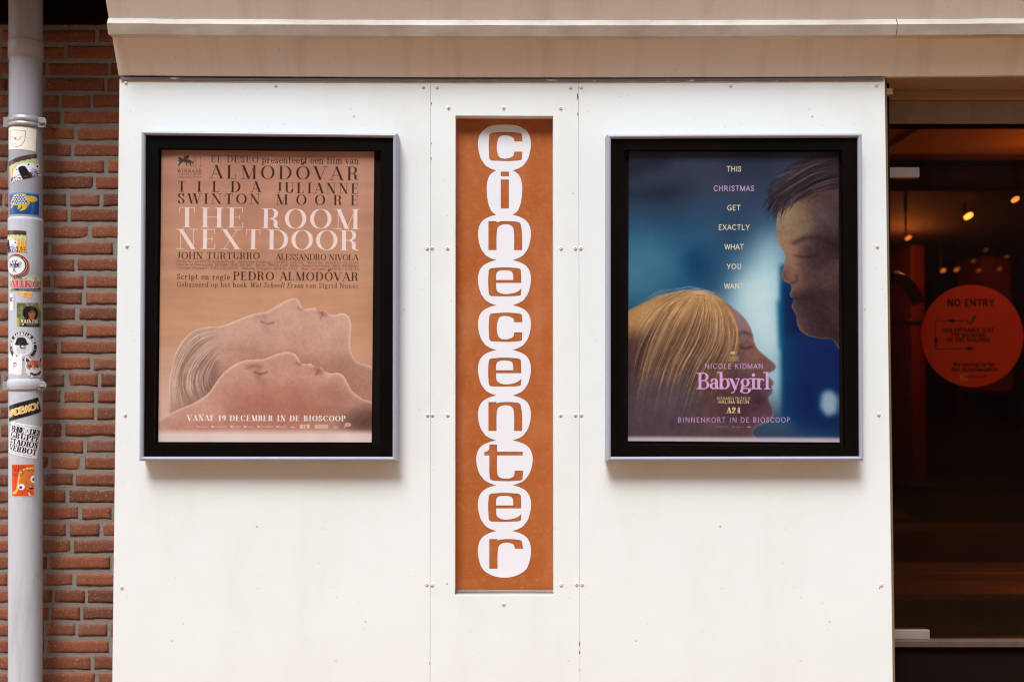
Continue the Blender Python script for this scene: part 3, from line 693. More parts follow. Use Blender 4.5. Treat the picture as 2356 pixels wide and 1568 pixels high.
    def A(s, x0, x1, y, cap, col, fn=a, st='sans', T=.15, h=.05, sx=1.0, k=1):
        p, q, c = fn(x0, y), fn(x1, y), fn(x0, y - cap)
        draw_text(cv, s, p[0], q[0], p[1], p[1] - c[1], col, st, T, h, sx, 0, q[1], k)
    for s, x0, x1, y, col in (("THIS", 1072, 1197, 392, CR), ("CHRISTMAS", 963, 1305, 556, LI), ("GET", 1078, 1190, 720, CR), ("EXACTLY", 1003, 1267, 885, CR), ("WHAT", 1053, 1217, 1051, CR), ("YOU", 1072, 1197, 1217, CR), ("WANT", 1050, 1217, 1383, CR)):
        A(s, x0, x1, y, 41, col, T=.17, sx=1.12)
    A("NICOLE KIDMAN", 888, 1380, 747, 40, LI, b, T=.14, sx=1.12)
    A("Babygirl", 828, 1438, 918, 132, (224, 172, 224), b, 'serif', .18, .07, 1.12)
    A("SCENARIO EN REGIE", 990, 1275, 1010, 20, GO, b, T=.17, sx=1.05); A("HALINA REIJN", 1003, 1262, 1043, 27, GO, b, T=.18, sx=1.1)
    A("A24", 1075, 1187, 1122, 45, GO, b, 'serif', .32, .1, .95)
    A("BINNENKORT IN DE BIOSCOOP", 658, 1610, 1202, 40, LI, b, T=.13, sx=1.12)
    A("cineart", 985, 1085, 1246, 16, (190, 176, 190), b, T=.1, sx=.8, k=.7); A("www.cineart.nl", 1117, 1214, 1246, 12, (190, 176, 190), b, T=.12, sx=.7, k=.6)
    for x in (1248, 1260, 1272): cv.lay(cv.disc(*b(x, 1242), 2.4), (196, 180, 196), .8)
    A("WINNAAR", 1093, 1173, 668, 16, GO, b, T=.14, sx=.8, k=.85); A("BESTE ACTRICE", 1089, 1175, 684, 11, GO, b, T=.14, sx=.7, k=.8)
    cv.lay(cv.poly([b(1104, 610), b(1120, 602), b(1138, 606), b(1140, 616), b(1132, 628), b(1118, 622), b(1104, 630)]), GO, .9)
    A("81", 1138, 1160, 628, 26, GO, b, T=.06, sx=.7, k=.8)
    for y in (638, 648): cv.line([b(1094, y), b(1173, y)], 1.4, GO, .6)
    return cv

# ================================================================== THE PLACE
# ---- materials
def panel_mat():
    t = NT("white_painted_board")
    base = t.mix(t.noise(1.3, 5), srgb(222, 226, 224), srgb(229, 233, 232))
    base = t.mix(t.scaled(t.ramp(t.noise(3.1, 8, .65, (1, 1, .35)), .5, .75), .22), base, srgb(196, 188, 176))
    specks = t.ramp(t.noise(95, 2, .5), .71, .745)
    gate = t.ramp(t.noise(2.7, 3), .42, .62)
    base = t.mix(t.scaled(t.mix(1.0, specks, gate, 'MULTIPLY'), .55), base, srgb(128, 118, 108))
    v = t.n.new("ShaderNodeTexVoronoi"); v.inputs["Scale"].default_value = 11; t.link(t.coord(), v.inputs["Vector"])
    base = t.mix(t.scaled(t.ramp(v.outputs["Distance"], .028, .045, (1, 1, 1, 1), (0, 0, 0, 1)), .6), base, srgb(110, 98, 86))
    scr = t.ramp(t.noise(16, 2, .5, (1, 1, 9)), .738, .748)
    base = t.mix(t.scaled(scr, .45), base, srgb(170, 162, 152))
    t.bump(t.noise(3.5, 7, .6), .22, .012)
    return t.set(base, .5, 0, .3)
def cream_mat():
    t = NT("cream_painted_cornice")
    base = t.mix(t.noise(2, 5), srgb(222, 212, 202), srgb(231, 224, 215))
    st = t.ramp(t.noise(14, 4, .6, (1, .2, .12)), .5, .8)
    base = t.mix(t.scaled(st, .35), base, srgb(172, 152, 136))
    base = t.mix(t.scaled(t.ramp(t.noise(110, 2), .73, .77), .6), base, srgb(110, 84, 64))
    t.bump(t.noise(70, 4), .2, .002)
    return t.set(base, .55, 0, .3)
def ledge_mat():
    t = NT("weathered_cornice_ledge")
    base = t.mix(t.ramp(t.noise(9, 6, .65, (.5, 1, 1)), .4, .75), srgb(196, 188, 178), srgb(160, 148, 138))
    t.bump(t.noise(40, 5), .3, .002)
    return t.set(base, .5, 0, .3)
def brick_mat():
    t = NT("red_brick")
    gi = t.n.new("ShaderNodeNewGeometry")
    r = t.n.new("ShaderNodeValToRGB"); r.color_ramp.interpolation = 'LINEAR'
    cols = [(0, srgb(112, 70, 54)), (.25, srgb(146, 88, 64)), (.5, srgb(138, 84, 62)), (.75, srgb(160, 96, 68)), (.9, srgb(134, 96, 80)), (1, srgb(110, 66, 50))]
    while len(r.color_ramp.elements) < len(cols): r.color_ramp.elements.new(.5)
    for e, (p, c) in zip(r.color_ramp.elements, cols): e.position = p; e.color = (*c, 1)
    t.link(gi.outputs["Random Per Island"], r.inputs[0])
    c = t.mix(t.scaled(t.ramp(t.noise(34, 6, .7), .4, .7), .5), r.outputs[0], srgb(106, 62, 46))
    c = t.mix(t.scaled(t.ramp(t.noise(150, 3, .6), .58, .7), .6), c, srgb(200, 156, 132))
    c = t.mix(t.scaled(t.ramp(t.noise(120, 3, .6), .66, .72), .5), c, srgb(70, 44, 36))
    t.bump(t.noise(170, 6, .75), 1.0, .005)
    return t.set(c, .9, 0, .2)
def mortar_mat():
    t = NT("grey_mortar")
    c = t.mix(t.noise(30, 6, .7), srgb(124, 116, 109), srgb(158, 150, 143))
    c = t.mix(t.scaled(t.ramp(t.noise(60, 5, .7), .58, .75), .5), c, srgb(112, 100, 92))
    t.bump(t.noise(90, 7, .75), 1.0, .006)
    return t.set(c, .95, 0, .15)
def pipe_mat(name, a, b, streak=.3, rough=.38):
    t = NT(name)
    c = t.mix(t.noise(3, 4), srgb(*a), srgb(*b))
    c = t.mix(t.scaled(t.ramp(t.noise(30, 5, .65, (1, 1, .12)), .55, .72), streak), c, srgb(214, 214, 216))
    c = t.mix(t.scaled(t.ramp(t.noise(26, 7, .7, (1, 1, .1)), .5, .72), streak), c, srgb(126, 121, 118))
    c = t.mix(t.scaled(t.ramp(t.noise(150, 4, .6, (1, 1, .25)), .66, .7), streak * .7), c, srgb(96, 92, 90))
    t.bump(t.noise(60, 4), .08, .001)
    return t.set(c, rough, 0, .35)
def sign_mat():
    t = NT("brown_sign_face")
    c = t.mix(t.ramp(t.noise(4, 6, .65), .35, .7), srgb(168, 90, 40), srgb(178, 104, 58))
    c = t.mix(t.scaled(t.ramp(t.noise(6, 5, .6, (1, 1, .4)), .5, .7), .5), c, srgb(194, 130, 90))
    c = t.mix(t.scaled(t.ramp(t.noise(60, 5, .7), .52, .7), .4), c, srgb(192, 130, 92))
    w = t.n.new("ShaderNodeTexWave"); w.bands_direction = 'Z'; w.inputs["Scale"].default_value = 44; w.inputs["Distortion"].default_value = .6
    t.link(t.coord(), w.inputs["Vector"])
    c = t.mix(t.scaled(w.outputs["Fac"], .18), c, srgb(146, 70, 30))
    t.bump(w.outputs["Fac"], .12, .001)
    return t.set(c, .32, 0, .45)
def wood_mat(name, a, b, rough=.6, stretch=(.15, 1, 1)):
    t = NT(name)
    c = t.mix(t.ramp(t.noise(22, 6, .65, stretch), .3, .7), srgb(*a), srgb(*b))
    t.bump(t.noise(50, 5, .6, stretch), .3, .002)
    return t.set(c, rough, 0, .3)
def emit_mat(name, col, strength):
    t = NT(name)
    e = t.n.new("ShaderNodeEmission"); e.inputs[0].default_value = (*col, 1); e.inputs[1].default_value = strength
    t.link(e.outputs[0], t.out.inputs["Surface"]); return t.m
M_board, M_cream, M_ledge, M_brick, M_mortar = panel_mat(), cream_mat(), ledge_mat(), brick_mat(), mortar_mat()
M_pipe_up = pipe_mat("grey_plastic_pipe", (157, 156, 166), (171, 170, 180), .12, .45)
M_pipe_lo = pipe_mat("weathered_zinc_pipe", (182, 186, 195), (198, 201, 208), .35, .5)
M_clamp = simple("galvanised_clamp", srgb(168, 166, 166), .42, .2, 60, .35, .5, .2)
M_bolt = simple("steel_bolt", srgb(150, 140, 126), .35, .15, 80, .8)
M_frame = simple("lilac_grey_aluminium", srgb(156, 158, 172), .42, .07, 20, .0, .5, .05, 90)
M_black = simple("black_glass_print", (.004, .0026, .0024), .35, .2, 6, 0, .12)
M_backing = simple("black_backing_card", (.010, .006, .005), .8, .3, 10, 0, .1)
M_screw = simple("white_painted_screw", srgb(222, 216, 206), .4, .06, 200)
M_recess = simple("screw_recess", srgb(120, 110, 100), .7, .2, 200)
M_glass = glass_mat("cover_glass", (.99, .99, .985), .32)
M_doorglass = glass_mat("door_glass", (.66, .50, .38), .45)
M_sign = sign_mat()
M_letter = simple("white_sign_lettering", srgb(228, 228, 234), .3, .02, 8)
M_lead = NT("lead_flashing")
M_lead = M_lead.set(M_lead.mix(M_lead.ramp(M_lead.noise(26, 6, .7, (.35, 1, 1)), .6, .68), srgb(96, 86, 88), srgb(206, 198, 194)), .6, 0, .3)
M_sill = wood_mat("weathered_sill", (112, 102, 96), (166, 156, 150), .85)
M_dark = simple("near_black_matte", (.008, .004, .003), 1.0, .3, 5, 0, .05)
M_soffit = simple("brown_painted_soffit", srgb(150, 122, 98), .75, .12, 9, 0, .25, .2)
M_lintel = simple("stained_grey_lintel", srgb(140, 122, 108), .85, .3, 16, 0, .2, .4)
M_jamb = wood_mat("brown_jamb_edge", (106, 82, 62), (136, 110, 86), .7, (1, 1, .15))
M_steel = simple("brushed_steel_fitting", srgb(160, 146, 142), .42, .12, 40, .5)

# ---- ground
m = MB(); m.poly([(-60, -60, 0), (60, -60, 0), (60, 60, 0), (-60, 60, 0)])
tp = NT("clinker_paving")
bt = tp.n.new("ShaderNodeTexBrick"); bt.inputs["Scale"].default_value = 5
tp.link(tp.coord(), bt.inputs["Vector"])
bt.inputs["Color1"].default_value = (*srgb(188, 138, 88), 1); bt.inputs["Color2"].default_value = (*srgb(172, 124, 80), 1); bt.inputs["Mortar"].default_value = (*srgb(112, 88, 66), 1)
tag(m.build("pavement", tp.set(bt.outputs["Color"], .85)), kind="structure")

# ---- brick wall of the house on the left (set back behind the white boards)
YB = 0.20
xl, xr = P(-330, 800, YB).x, P(300, 800, YB).x
ztop, zbot = P(60, -170, YB).z, 0.0
bw = thing("brick_wall", (0.5 * (xl + xr), YB, 0), "red brick wall in grey mortar behind the drainpipe, left of the white boards", "wall")
m = MB(); m.box(xl - .3, xr + .3, YB + .0045, YB + .25, zbot, ztop + 1.5)
m.build("mortar", M_mortar, bw)
course = (P(150, 1500, YB).z - P(150, 100, YB).z) * -37.95 / 1400
def one_brick(m, x0, x1, z0, z1, seed):
    nx, nz = max(5, int((x1 - x0) / .012)), 6
    rg = random.Random(seed)
    jit = [rg.uniform(-.0014, .0014) for _ in range(5)]
    ids = []
    for j in range(nz + 3):
        row = []
        for i in range(nx + 3):
            a = min(max((i - 1) / nx, 0), 1); b = min(max((j - 1) / nz, 0), 1)
            x = x0 + (x1 - x0) * a; z = z0 + (z1 - z0) * b
            rim = i in (0, nx + 2) or j in (0, nz + 2)
            k = Vector((x * 30, seed * 3.1, z * 30)); q = Vector((x * 90, seed * 1.7, z * 90))
            ed = min(a, 1 - a) * (x1 - x0); eb = min(b, 1 - b) * (z1 - z0)
            edge = max(0, 1 - min(ed, eb) / .006)
            dx = mnoise.noise(k) * .0022 + mnoise.noise(q) * .0012; dz = mnoise.noise(k + Vector((9, 5, 1))) * .0026 + mnoise.noise(q + Vector((3, 2, 8))) * .0014
            y = YB + jit[0] + .0030 * edge * edge + mnoise.noise(k + Vector((1, 7, 4))) * .0016 + mnoise.noise(q) * .0008 + jit[3] * (a - .5)
            if rim: y = YB + .02
            row.append(m.vert((x + dx * (1 if 0 < a < 1 else .8), y, z + dz + jit[1] + jit[2] * (a - .5))))
        ids.append(row)
    for j in range(nz + 2):
        for i in range(nx + 2):
            m.face((ids[j][i], ids[j][i + 1], ids[j + 1][i + 1], ids[j + 1][i]), None, True)
m = MB(); z = P(150, 1568 + 12 * 38, YB).z - .01; row = 0; rr = random.Random(11); sd = 0
z0ref = P(200, 1425, YB).z          # a course line measured in the photograph
z = z0ref - course * int((z0ref - .0) / course) + .002
while z < ztop + .05:
    x = xl - rr.uniform(0, .2)
    hb = course * .725
    seq = rr.randint(0, 2)
    while x < xr:
        ln = (.205 if (seq % 2 == 0) != (rr.random() < .22) else .098) * rr.uniform(.98, 1.03); seq += 1
        if x + ln > xl: one_brick(m, x, x + ln, z, z + hb * rr.uniform(.97, 1.03), sd)
        sd += 1; x += ln + rr.uniform(.011, .016)
    z += course; row += 1
m.build("brick_courses", M_brick, bw, fixn=False)
# dark overhang over brick wall and pipe; its black back lip stands in for shade
zo = P(60, 2, YB).z
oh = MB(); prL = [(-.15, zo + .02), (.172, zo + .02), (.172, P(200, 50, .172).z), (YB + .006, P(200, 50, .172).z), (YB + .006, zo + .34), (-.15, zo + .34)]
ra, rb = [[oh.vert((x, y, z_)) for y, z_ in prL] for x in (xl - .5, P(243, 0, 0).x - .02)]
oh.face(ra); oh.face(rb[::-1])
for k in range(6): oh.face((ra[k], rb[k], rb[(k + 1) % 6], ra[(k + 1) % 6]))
tag(oh.build("dark_overhang", M_dark, base=(-1.9, 0, zo)), "near-black overhang above the brick wall and drainpipe top, its back lip standing in for shade", "overhang")

# ---- cornice over the boards
X0 = P(273, 173, -0.004).x
X1 = P(2356 + 420, 100, 0).x
def prof(u, v):                      # a point of the left end profile: depth found from its parallax
    t = X0 / (u - CXP); dy = FPX * CP - (CYP - v) * SP; dz = FPX * SP + (CYP - v) * CP
    return (-DCAM + t * dy, ZCAM + t * dz)
p_low, p_und, p_face0, p_face1, p_bev, p_up = prof(273, 173), prof(257.5, 79.5), prof(249, 78.5), prof(245.5, 53.5), prof(249, 42), prof(240, -14)
def sag(x): 
    q = (x - X0) / (P(2356, 0, 0).x - X0); return -.0068 * 4 * q * (1 - q) if q < 1 else .0
def sweep(m, pr, x0, x1, n=40, seed=0, wob=.0008):
    k = len(pr); rings = []
    for i in range(n + 1):
        x = x0 + (x1 - x0) * i / n
        rings.append([m.vert((x, y + mnoise.noise(Vector((x * 6, seed + j, 0))) * wob, z + sag(x) + mnoise.noise(Vector((x * 9, seed + j, 5))) * wob)) for j, (y, z) in enumerate(pr)])
    for i in range(n):
        for j in range(k):
            q = (j + 1) % k
            m.face((rings[i][j], rings[i][q], rings[i + 1][q], rings[i + 1][j]))
    m.face(rings[0][::-1]); m.face(rings[-1])
co = thing("cornice", (0, 0, p_low[1]), "cream painted cornice with a pale ledge running over the boards and doorway", "cornice")
m = MB(); sweep(m, [p_low, p_und, (.25, p_und[1]), (.25, p_low[1])], X0, X1, 60, 1)
m.build("lower_fascia", M_cream, co)
m = MB(); e = .002
up2 = (p_bev[0] + (p_up[0] - p_bev[0]) * 3.2, p_bev[1] + (p_up[1] - p_bev[1]) * 3.2)
sweep(m, [(p_bev[0] + .004, p_bev[1] + e), up2, (.25, up2[1]), (.25, p_bev[1] + e)], X0, X1, 60, 2)
m.build("upper_fascia", M_cream, co)
xj = P(2062, 65, p_face0[0]).x
for a, b_ in ((X0, xj - .0015), (xj + .0015, X1)):
    m = MB(); sweep(m, [(p_face0[0] + .002, p_face0[1] - .001), p_face0, p_face1, (p_face1[0] + .003, p_face1[1] + .004), p_bev, (.24, p_bev[1]), (.24, p_und[1] + e)], a, b_, 40, 3, .0012)
    m.build("ledge", M_ledge, co)
# facade of the cinema above the cornice
m = MB(); m.box(X0, X1 + 4, .02, 5, up2[1] + .006, 9.5)
tag(m.build("upper_facade", M_brick, base=(1, 1, up2[1])), "brick facade of the cinema rising above the cornice", "facade")

# ---- white boards with screws
def px_poly(pts, y): return [(q.x, q.z) for q in (P(u, v, y) for u, v in pts)]
TH = .018
screw_me = None
def add_screw(par, u, v):
    global screw_me
    c = P(u, v, 0)
    if screw_me is None:
        b = bmesh.new(); rad = .0058; seg_n = 16
        pr = [(rad, 0), (rad * .98, -.0012), (rad * .8, -.0028), (rad * .5, -.0036), (rad * .3, -.0037), (rad * .26, -.0020)]
        rings = [[b.verts.new((r_ * math.cos(2 * math.pi * k / seg_n), y_, r_ * math.sin(2 * math.pi * k / seg_n))) for k in range(seg_n)] for r_, y_ in pr]
        for a, c2 in zip(rings[:-1], rings[1:]):
            for k in range(seg_n):
                f = b.faces.new((a[k], a[(k + 1) % seg_n], c2[(k + 1) % seg_n], c2[k])); f.smooth = True
        f = b.faces.new(rings[-1]); f.material_index = 1
        bmesh.ops.recalc_face_normals(b, faces=b.faces)
        screw_me = bpy.data.meshes.new("screw"); b.to_mesh(screw_me); b.free()
        screw_me.materials.append(M_screw); screw_me.materials.append(M_recess)
    o = bpy.data.objects.new("screw", screw_me); COL.objects.link(o)
    o.parent = par; o.location = Vector((c.x, -.0002, c.z)) - Vector(par.location)
    o.rotation_euler = (0, random.random() * 6, 0)
zb = .03
def board(name_label, pts, screws, hole=None):
    q = px_poly(pts, 0); par = thing("wall_board", (sum(p[0] for p in q) / len(q), 0, zb), name_label, "board", "white boards screwed to the front")
    m = MB()
    if hole:
        h = px_poly(hole, 0)
        a = [m.vert((p[0], 0, p[1])) for p in q]; b = [m.vert((p[0], TH, p[1])) for p in q]
        c = [m.vert((p[0], 0, p[1])) for p in h]; d = [m.vert((p[0], TH + .022, p[1])) for p in h]
        for i in range(4):
            j = (i + 1) % 4
            m.face((a[i], a[j], c[j], c[i])); m.face((a[i], b[i], b[j], a[j])); m.face((c[i], c[j], d[j], d[i]))
    else: m.slab(q, 0, TH)
    m.build("board_face", M_board, par, fixn=True, bevel=.0005)
    for s in screws: add_screw(par, *s)
    return par
SIGN = [(1048, 266), (1272.5, 267), (1273.5, 1368), (1046.5, 1368)]
VB = 784 + 2100                      # boards run down to the pavement
def ub(u0, u1, v0=180, v1=1568): return u0 + (u1 - u0) * (VB - v0) / (v1 - v0)
bL = board("white board holding the tan film poster case", [(275, 183), (990.4, 186.5), (ub(990.4, 989.6), 2290), (ub(275, 262), 2290)],
      [(290, 191), (634, 197), (974, 200), (292, 566), (983, 571), (288, 954), (984, 954), (280, 1350), (982, 1343)])
bC = board("white middle board framing the tall brown sign", [(990.9, 186.5), (1330.8, 187), (ub(1330.8, 1333.5), 2290), (ub(990.9, 990.1), 2290)],
      [(1006, 201), (1313, 201), (1032, 248), (1159, 248), (1290, 249), (994, 570), (1030, 571), (1291, 571), (1324, 571), (995, 954), (1030, 954), (1290, 954), (1324, 954), (994, 1344), (1291, 1344), (1327, 1343), (1159, 1388)], SIGN)
bR = board("white board holding the blue film poster case, next to the doorway", [(1331.3, 187), (2035.5, 182), (ub(2035.5, 2050), 2290), (ub(1331.3, 1334.0), 2290)],
      [(1337, 201), (1681, 197), (2017, 196), (1336, 571), (2019, 567), (1337, 954), (2022, 953), (1339, 1343), (2028, 1344)])
# a screw hole that lost its screw, and chips along the joints
def chips(par, spots, col, name):
    m = MB()
    for u, v, w, h in spots:
        rg = random.Random(int(u * 7 + v)); pts = []
        for k in range(9):
            an = 2 * math.pi * k / 9; s = rg.uniform(.55, 1.1)
            pts.append(P(u + w * s * math.cos(an), v + h * s * math.sin(an), -.0006))
        m.poly(pts)
    m.build(name, col, par)
M_chip = simple("chipped_paint", srgb(96, 80, 64), .8, .3, 90)
chips(bC, [(1028, 1342, 2, 2), (992.6, 238, 1.6, 3.5), (1329, 222, 1.6, 10), (1329.2, 262, 1.3, 5), (992.4, 330, .9, 3), (992.3, 365, .8, 5)], M_chip, "chip")
chips(bR, [(1333.6, 1480, 1.2, 8), (1333.8, 1500, 1.6, 5), (1334, 1540, .8, 3), (1427, 222, 1.6, 1.0), (2024, 1352, 1.4, 2.4)], M_chip, "chip")
chips(bL, [(403, 1326, 1.0, 1.0), (988.5, 1525, 1, 4), (560, 205, .8, .8)], M_chip, "chip")
# timber wall core and lead strip along the top of the boards
m = MB(); m.box(P(277, 600, 0).x, P(2034, 600, 0).x, TH + .05, .26, 0, p_low[1] - .02)
tag(m.build("wall_core", M_dark, base=(0, .1, 0)), "dark timber wall core carrying the white boards", "wall")
m = MB(); n = 70
for i in range(n):
    u0, u1 = 277 + (2034 - 277) * i / n, 277 + (2034 - 277) * (i + 1) / n
    def tv(u): q = (u - 277) / 1757; return 177.5 + 4 * q * (1 - q) * 4.2 + mnoise.noise(Vector((u * .03, 1, 2))) * .6
    def bv(u): q = (u - 277) / 1757; return 184.3 + 4 * q * (1 - q) * 2.6 + mnoise.noise(Vector((u * .05, 3, 2))) * .9
    A_, B_, C_, D_ = P(u0, tv(u0), -.003), P(u1, tv(u1), -.003), P(u1, bv(u1), -.005), P(u0, bv(u0), -.005)
    m.poly([A_, B_, C_, D_]); m.poly([A_, A_ + Vector((0, .02, 0)), B_ + Vector((0, .02, 0)), B_]); m.poly([D_, C_, C_ + Vector((0, .0045, 0)), D_ + Vector((0, .0045, 0))])
tag(m.build("lead_flashing", M_lead, base=P(1150, 182, 0)), "thin grey lead strip with flaking white paint along the top of the boards", "flashing")

# ---- tall brown sign
sg = thing("vertical_sign", P(1160, 1366, .03), "tall brown sign reading cinecenter downwards in white linked letters", "sign")
m = MB(); m.box(P(1046, 700, .03).x - .012, P(1274, 700, .03).x + .012, TH + .0235, TH + .03, P(1100, 1375, .03).z, P(1100, 258, .03).z)
m.build("sign_face", M_sign, sg)
m = MB(); xa, xb, zz = P(1047.5, 1360, .02).x, P(1272.5, 1360, .02).x, P(1160, 1366, .02).z
m.box(xa, xb, .010, TH + .0215, zz - .008, zz + .004); m.box(xa, xb, .022, TH + .0216, zz + .0045, zz + .010)
m.build("sign_sill", M_sill, sg, bevel=.001)
YL = TH + .0225
def c5(x, y): return zc(x, y, (1.6, 1780, 440))
def c6(x, y): return zc(x, y, (1.569, 1780, 1420))
BW = [(0, .30), (.03, .50), (.066, .65), (.12, .80), (.204, .915), (.30, .975), (.41, 1), (.55, .98), (.66, .935), (.757, .875), (.83, .79), (.896, .70), (.94, .58), (.97, .47), (1, .31)]
bub = [(499, 682, 106), (682, 859, 71), (859, 1040, 106), (1040, 1220, 106), (1220, 1399, 106), (1399, 1580.5, 106), (1580.5, 1760, 106), (1760, 1939, 113), (1939, 2122, 106.5), (2122, 2309, 106.5)]
side = []
for k, (ya, yb_, hw) in enumerate(bub):
    pr = list(BW); N_ = 106 / hw
    nk = .31 * N_; pr = [(t_, nk + (max(w_, .31) - .31) / .69 * (1 - nk)) for t_, w_ in pr]
    if k == 0: pr = [(0, 0.02), (.004, .28), (.02, .47), (.05, .62)] + [q for q in BW if q[0] > .06]
    if k == len(bub) - 1: pr = [q for q in BW if q[0] < .85] + [(.88, .69), (.93, .54), (.97, .36), (.99, .18), (1, .02)]
    cr = cat_rom([(t_, w_) for t_, w_ in pr], 4)
    side += [(ya + (yb_ - ya) * t_, hw * w_) for t_, w_ in (cr if k == len(bub) - 1 else cr[:-1])]
cxs = 2017.8
outl = [((cxs - w_) / 1.73854, y_ / 1.73854) for y_, w_ in side] + [((cxs + w_) / 1.73854, y_ / 1.73854) for y_, w_ in side[::-1]]
def rr_(pts, closed=True): return pts
# glyph outlines measured on the sign; '*' marks a corner, other points are rounded through
def shape(pts):
    out = []; n = len(pts); i = 0
    pts = [((p[0], p[1]), len(p) > 2) for p in pts]
    st = next((k for k in range(n) if pts[k][1]), None)
    if st is None: return [tuple(q) for q in cat_rom([p[0] for p in pts], 5, True)]
    seqs = []; cur = [pts[st][0]]
    for k in range(1, n + 1):
        p, c = pts[(st + k) % n]; cur.append(p)
        if c: seqs.append(cur); cur = [p]
    for q in seqs: out += [tuple(x) for x in (cat_rom(q, 5)[:-1] if len(q) > 2 else np.array(q[:1]))]
    return out
k_ = 1
GC = [[(290, 152), (340, 143), (390, 141), (440, 143), (487, 151), (493, 170), (495, 202, k_), (443, 202, k_), (436, 178), (388, 162), (346, 175), (332, 237), (345, 298), (388, 312), (434, 297), (443, 267, k_), (495, 267, k_), (493, 300), (487, 320), (440, 326), (390, 328), (340, 326), (289, 320), (282, 280), (280, 235), (282, 190)]]
GI = [[(357, 395, k_), (409, 395, k_), (409, 425, k_), (357, 425, k_)], [(357, 445, k_), (409, 445, k_), (409, 630, k_), (357, 630, k_)]]
GN = [[(278, 711, k_), (330, 711, k_), (330, 720, k_), (360, 712), (400, 711), (440, 713), (478, 722), (490, 760), (494, 810), (494, 896, k_), (442, 896, k_), (442, 790), (430, 745), (388, 731), (343, 746), (331, 790), (330, 896, k_), (278, 896, k_)]]
GE = [[(286, 1017), (330, 1009), (380, 1007), (435, 1009), (480, 1017), (487, 1050), (488, 1106, k_), (327, 1106, k_), (334, 1158), (380, 1177), (440, 1171), (476, 1154), (488, 1136, k_), (487, 1165), (480, 1186), (430, 1191), (380, 1192), (330, 1191), (286, 1185), (278, 1140), (276, 1100), (278, 1055)],
      [(327, 1087, k_), (328, 1052), (342, 1031), (382, 1025), (423, 1032), (435, 1052), (437, 1087, k_)]]
GT = [[(278, 560, k_), (327, 560, k_), (327, 605, k_), (488, 605, k_), (488, 628, k_), (327, 628, k_), (327, 725), (340, 763), (385, 774), (428, 762), (438, 724, k_), (490, 724, k_), (488, 760), (482, 782), (440, 788), (390, 790), (340, 788), (290, 782), (279, 745), (278, 628, k_), (247, 628, k_), (247, 607, k_), (268, 600), (278, 582)]]
GR = [[(278, 1152, k_), (329, 1152, k_), (329, 1161, k_), (360, 1154), (400, 1152), (440, 1154), (478, 1161), (486, 1185), (490, 1213, k_), (439, 1213, k_), (428, 1185), (385, 1174), (344, 1188), (331, 1230), (330, 1338, k_), (278, 1338, k_)]]
def sh(gl, conv, dy): return [[conv(x, y + dy) for x, y in shape(s)] for s in gl]
holes = sh(GC, c5, 0) + sh(GI, c5, 0) + sh(GN, c5, 0) + sh(GE, c5, 0) + sh(GC, c5, 1155)
holes = [h for h in holes]
s_ = 1.6 / 1.569
def to6(gl, src_dy): return [[zc(x, y, (1.6, 1780, 440 + src_dy)) for x, y in shape(s)] for s in gl]
holes += to6(GE, 360.5) + to6(GN, 722.5) + sh(GT, c6, 0) + to6(GE, 900.5) + sh(GR, c6, 0)
cu = bpy.data.curves.new("lettering", 'CURVE'); cu.dimensions = '2D'; cu.fill_mode = 'BOTH'
org = Vector(sg.location)
for pts in [outl] + holes:
    sp = cu.splines.new('POLY'); sp.points.add(len(pts) - 1); sp.use_cyclic_u = True
    for q, (u, v) in zip(sp.points, pts):
        w_ = P(u, v, YL); q.co = (w_.x - org.x, w_.z - org.z, 0, 1)
tmp = bpy.data.objects.new("lettering_curve", cu); COL.objects.link(tmp)
bpy.context.view_layer.update()
me = bpy.data.meshes.new_from_object(tmp)
bpy.data.objects.remove(tmp)
for v_ in me.vertices: v_.co = (v_.co.x, YL - org.y, v_.co.y)
me.name = "lettering"; me.materials.clear(); me.materials.append(M_letter)
lo_ = bpy.data.objects.new("lettering", me); COL.objects.link(lo_); lo_.parent = sg

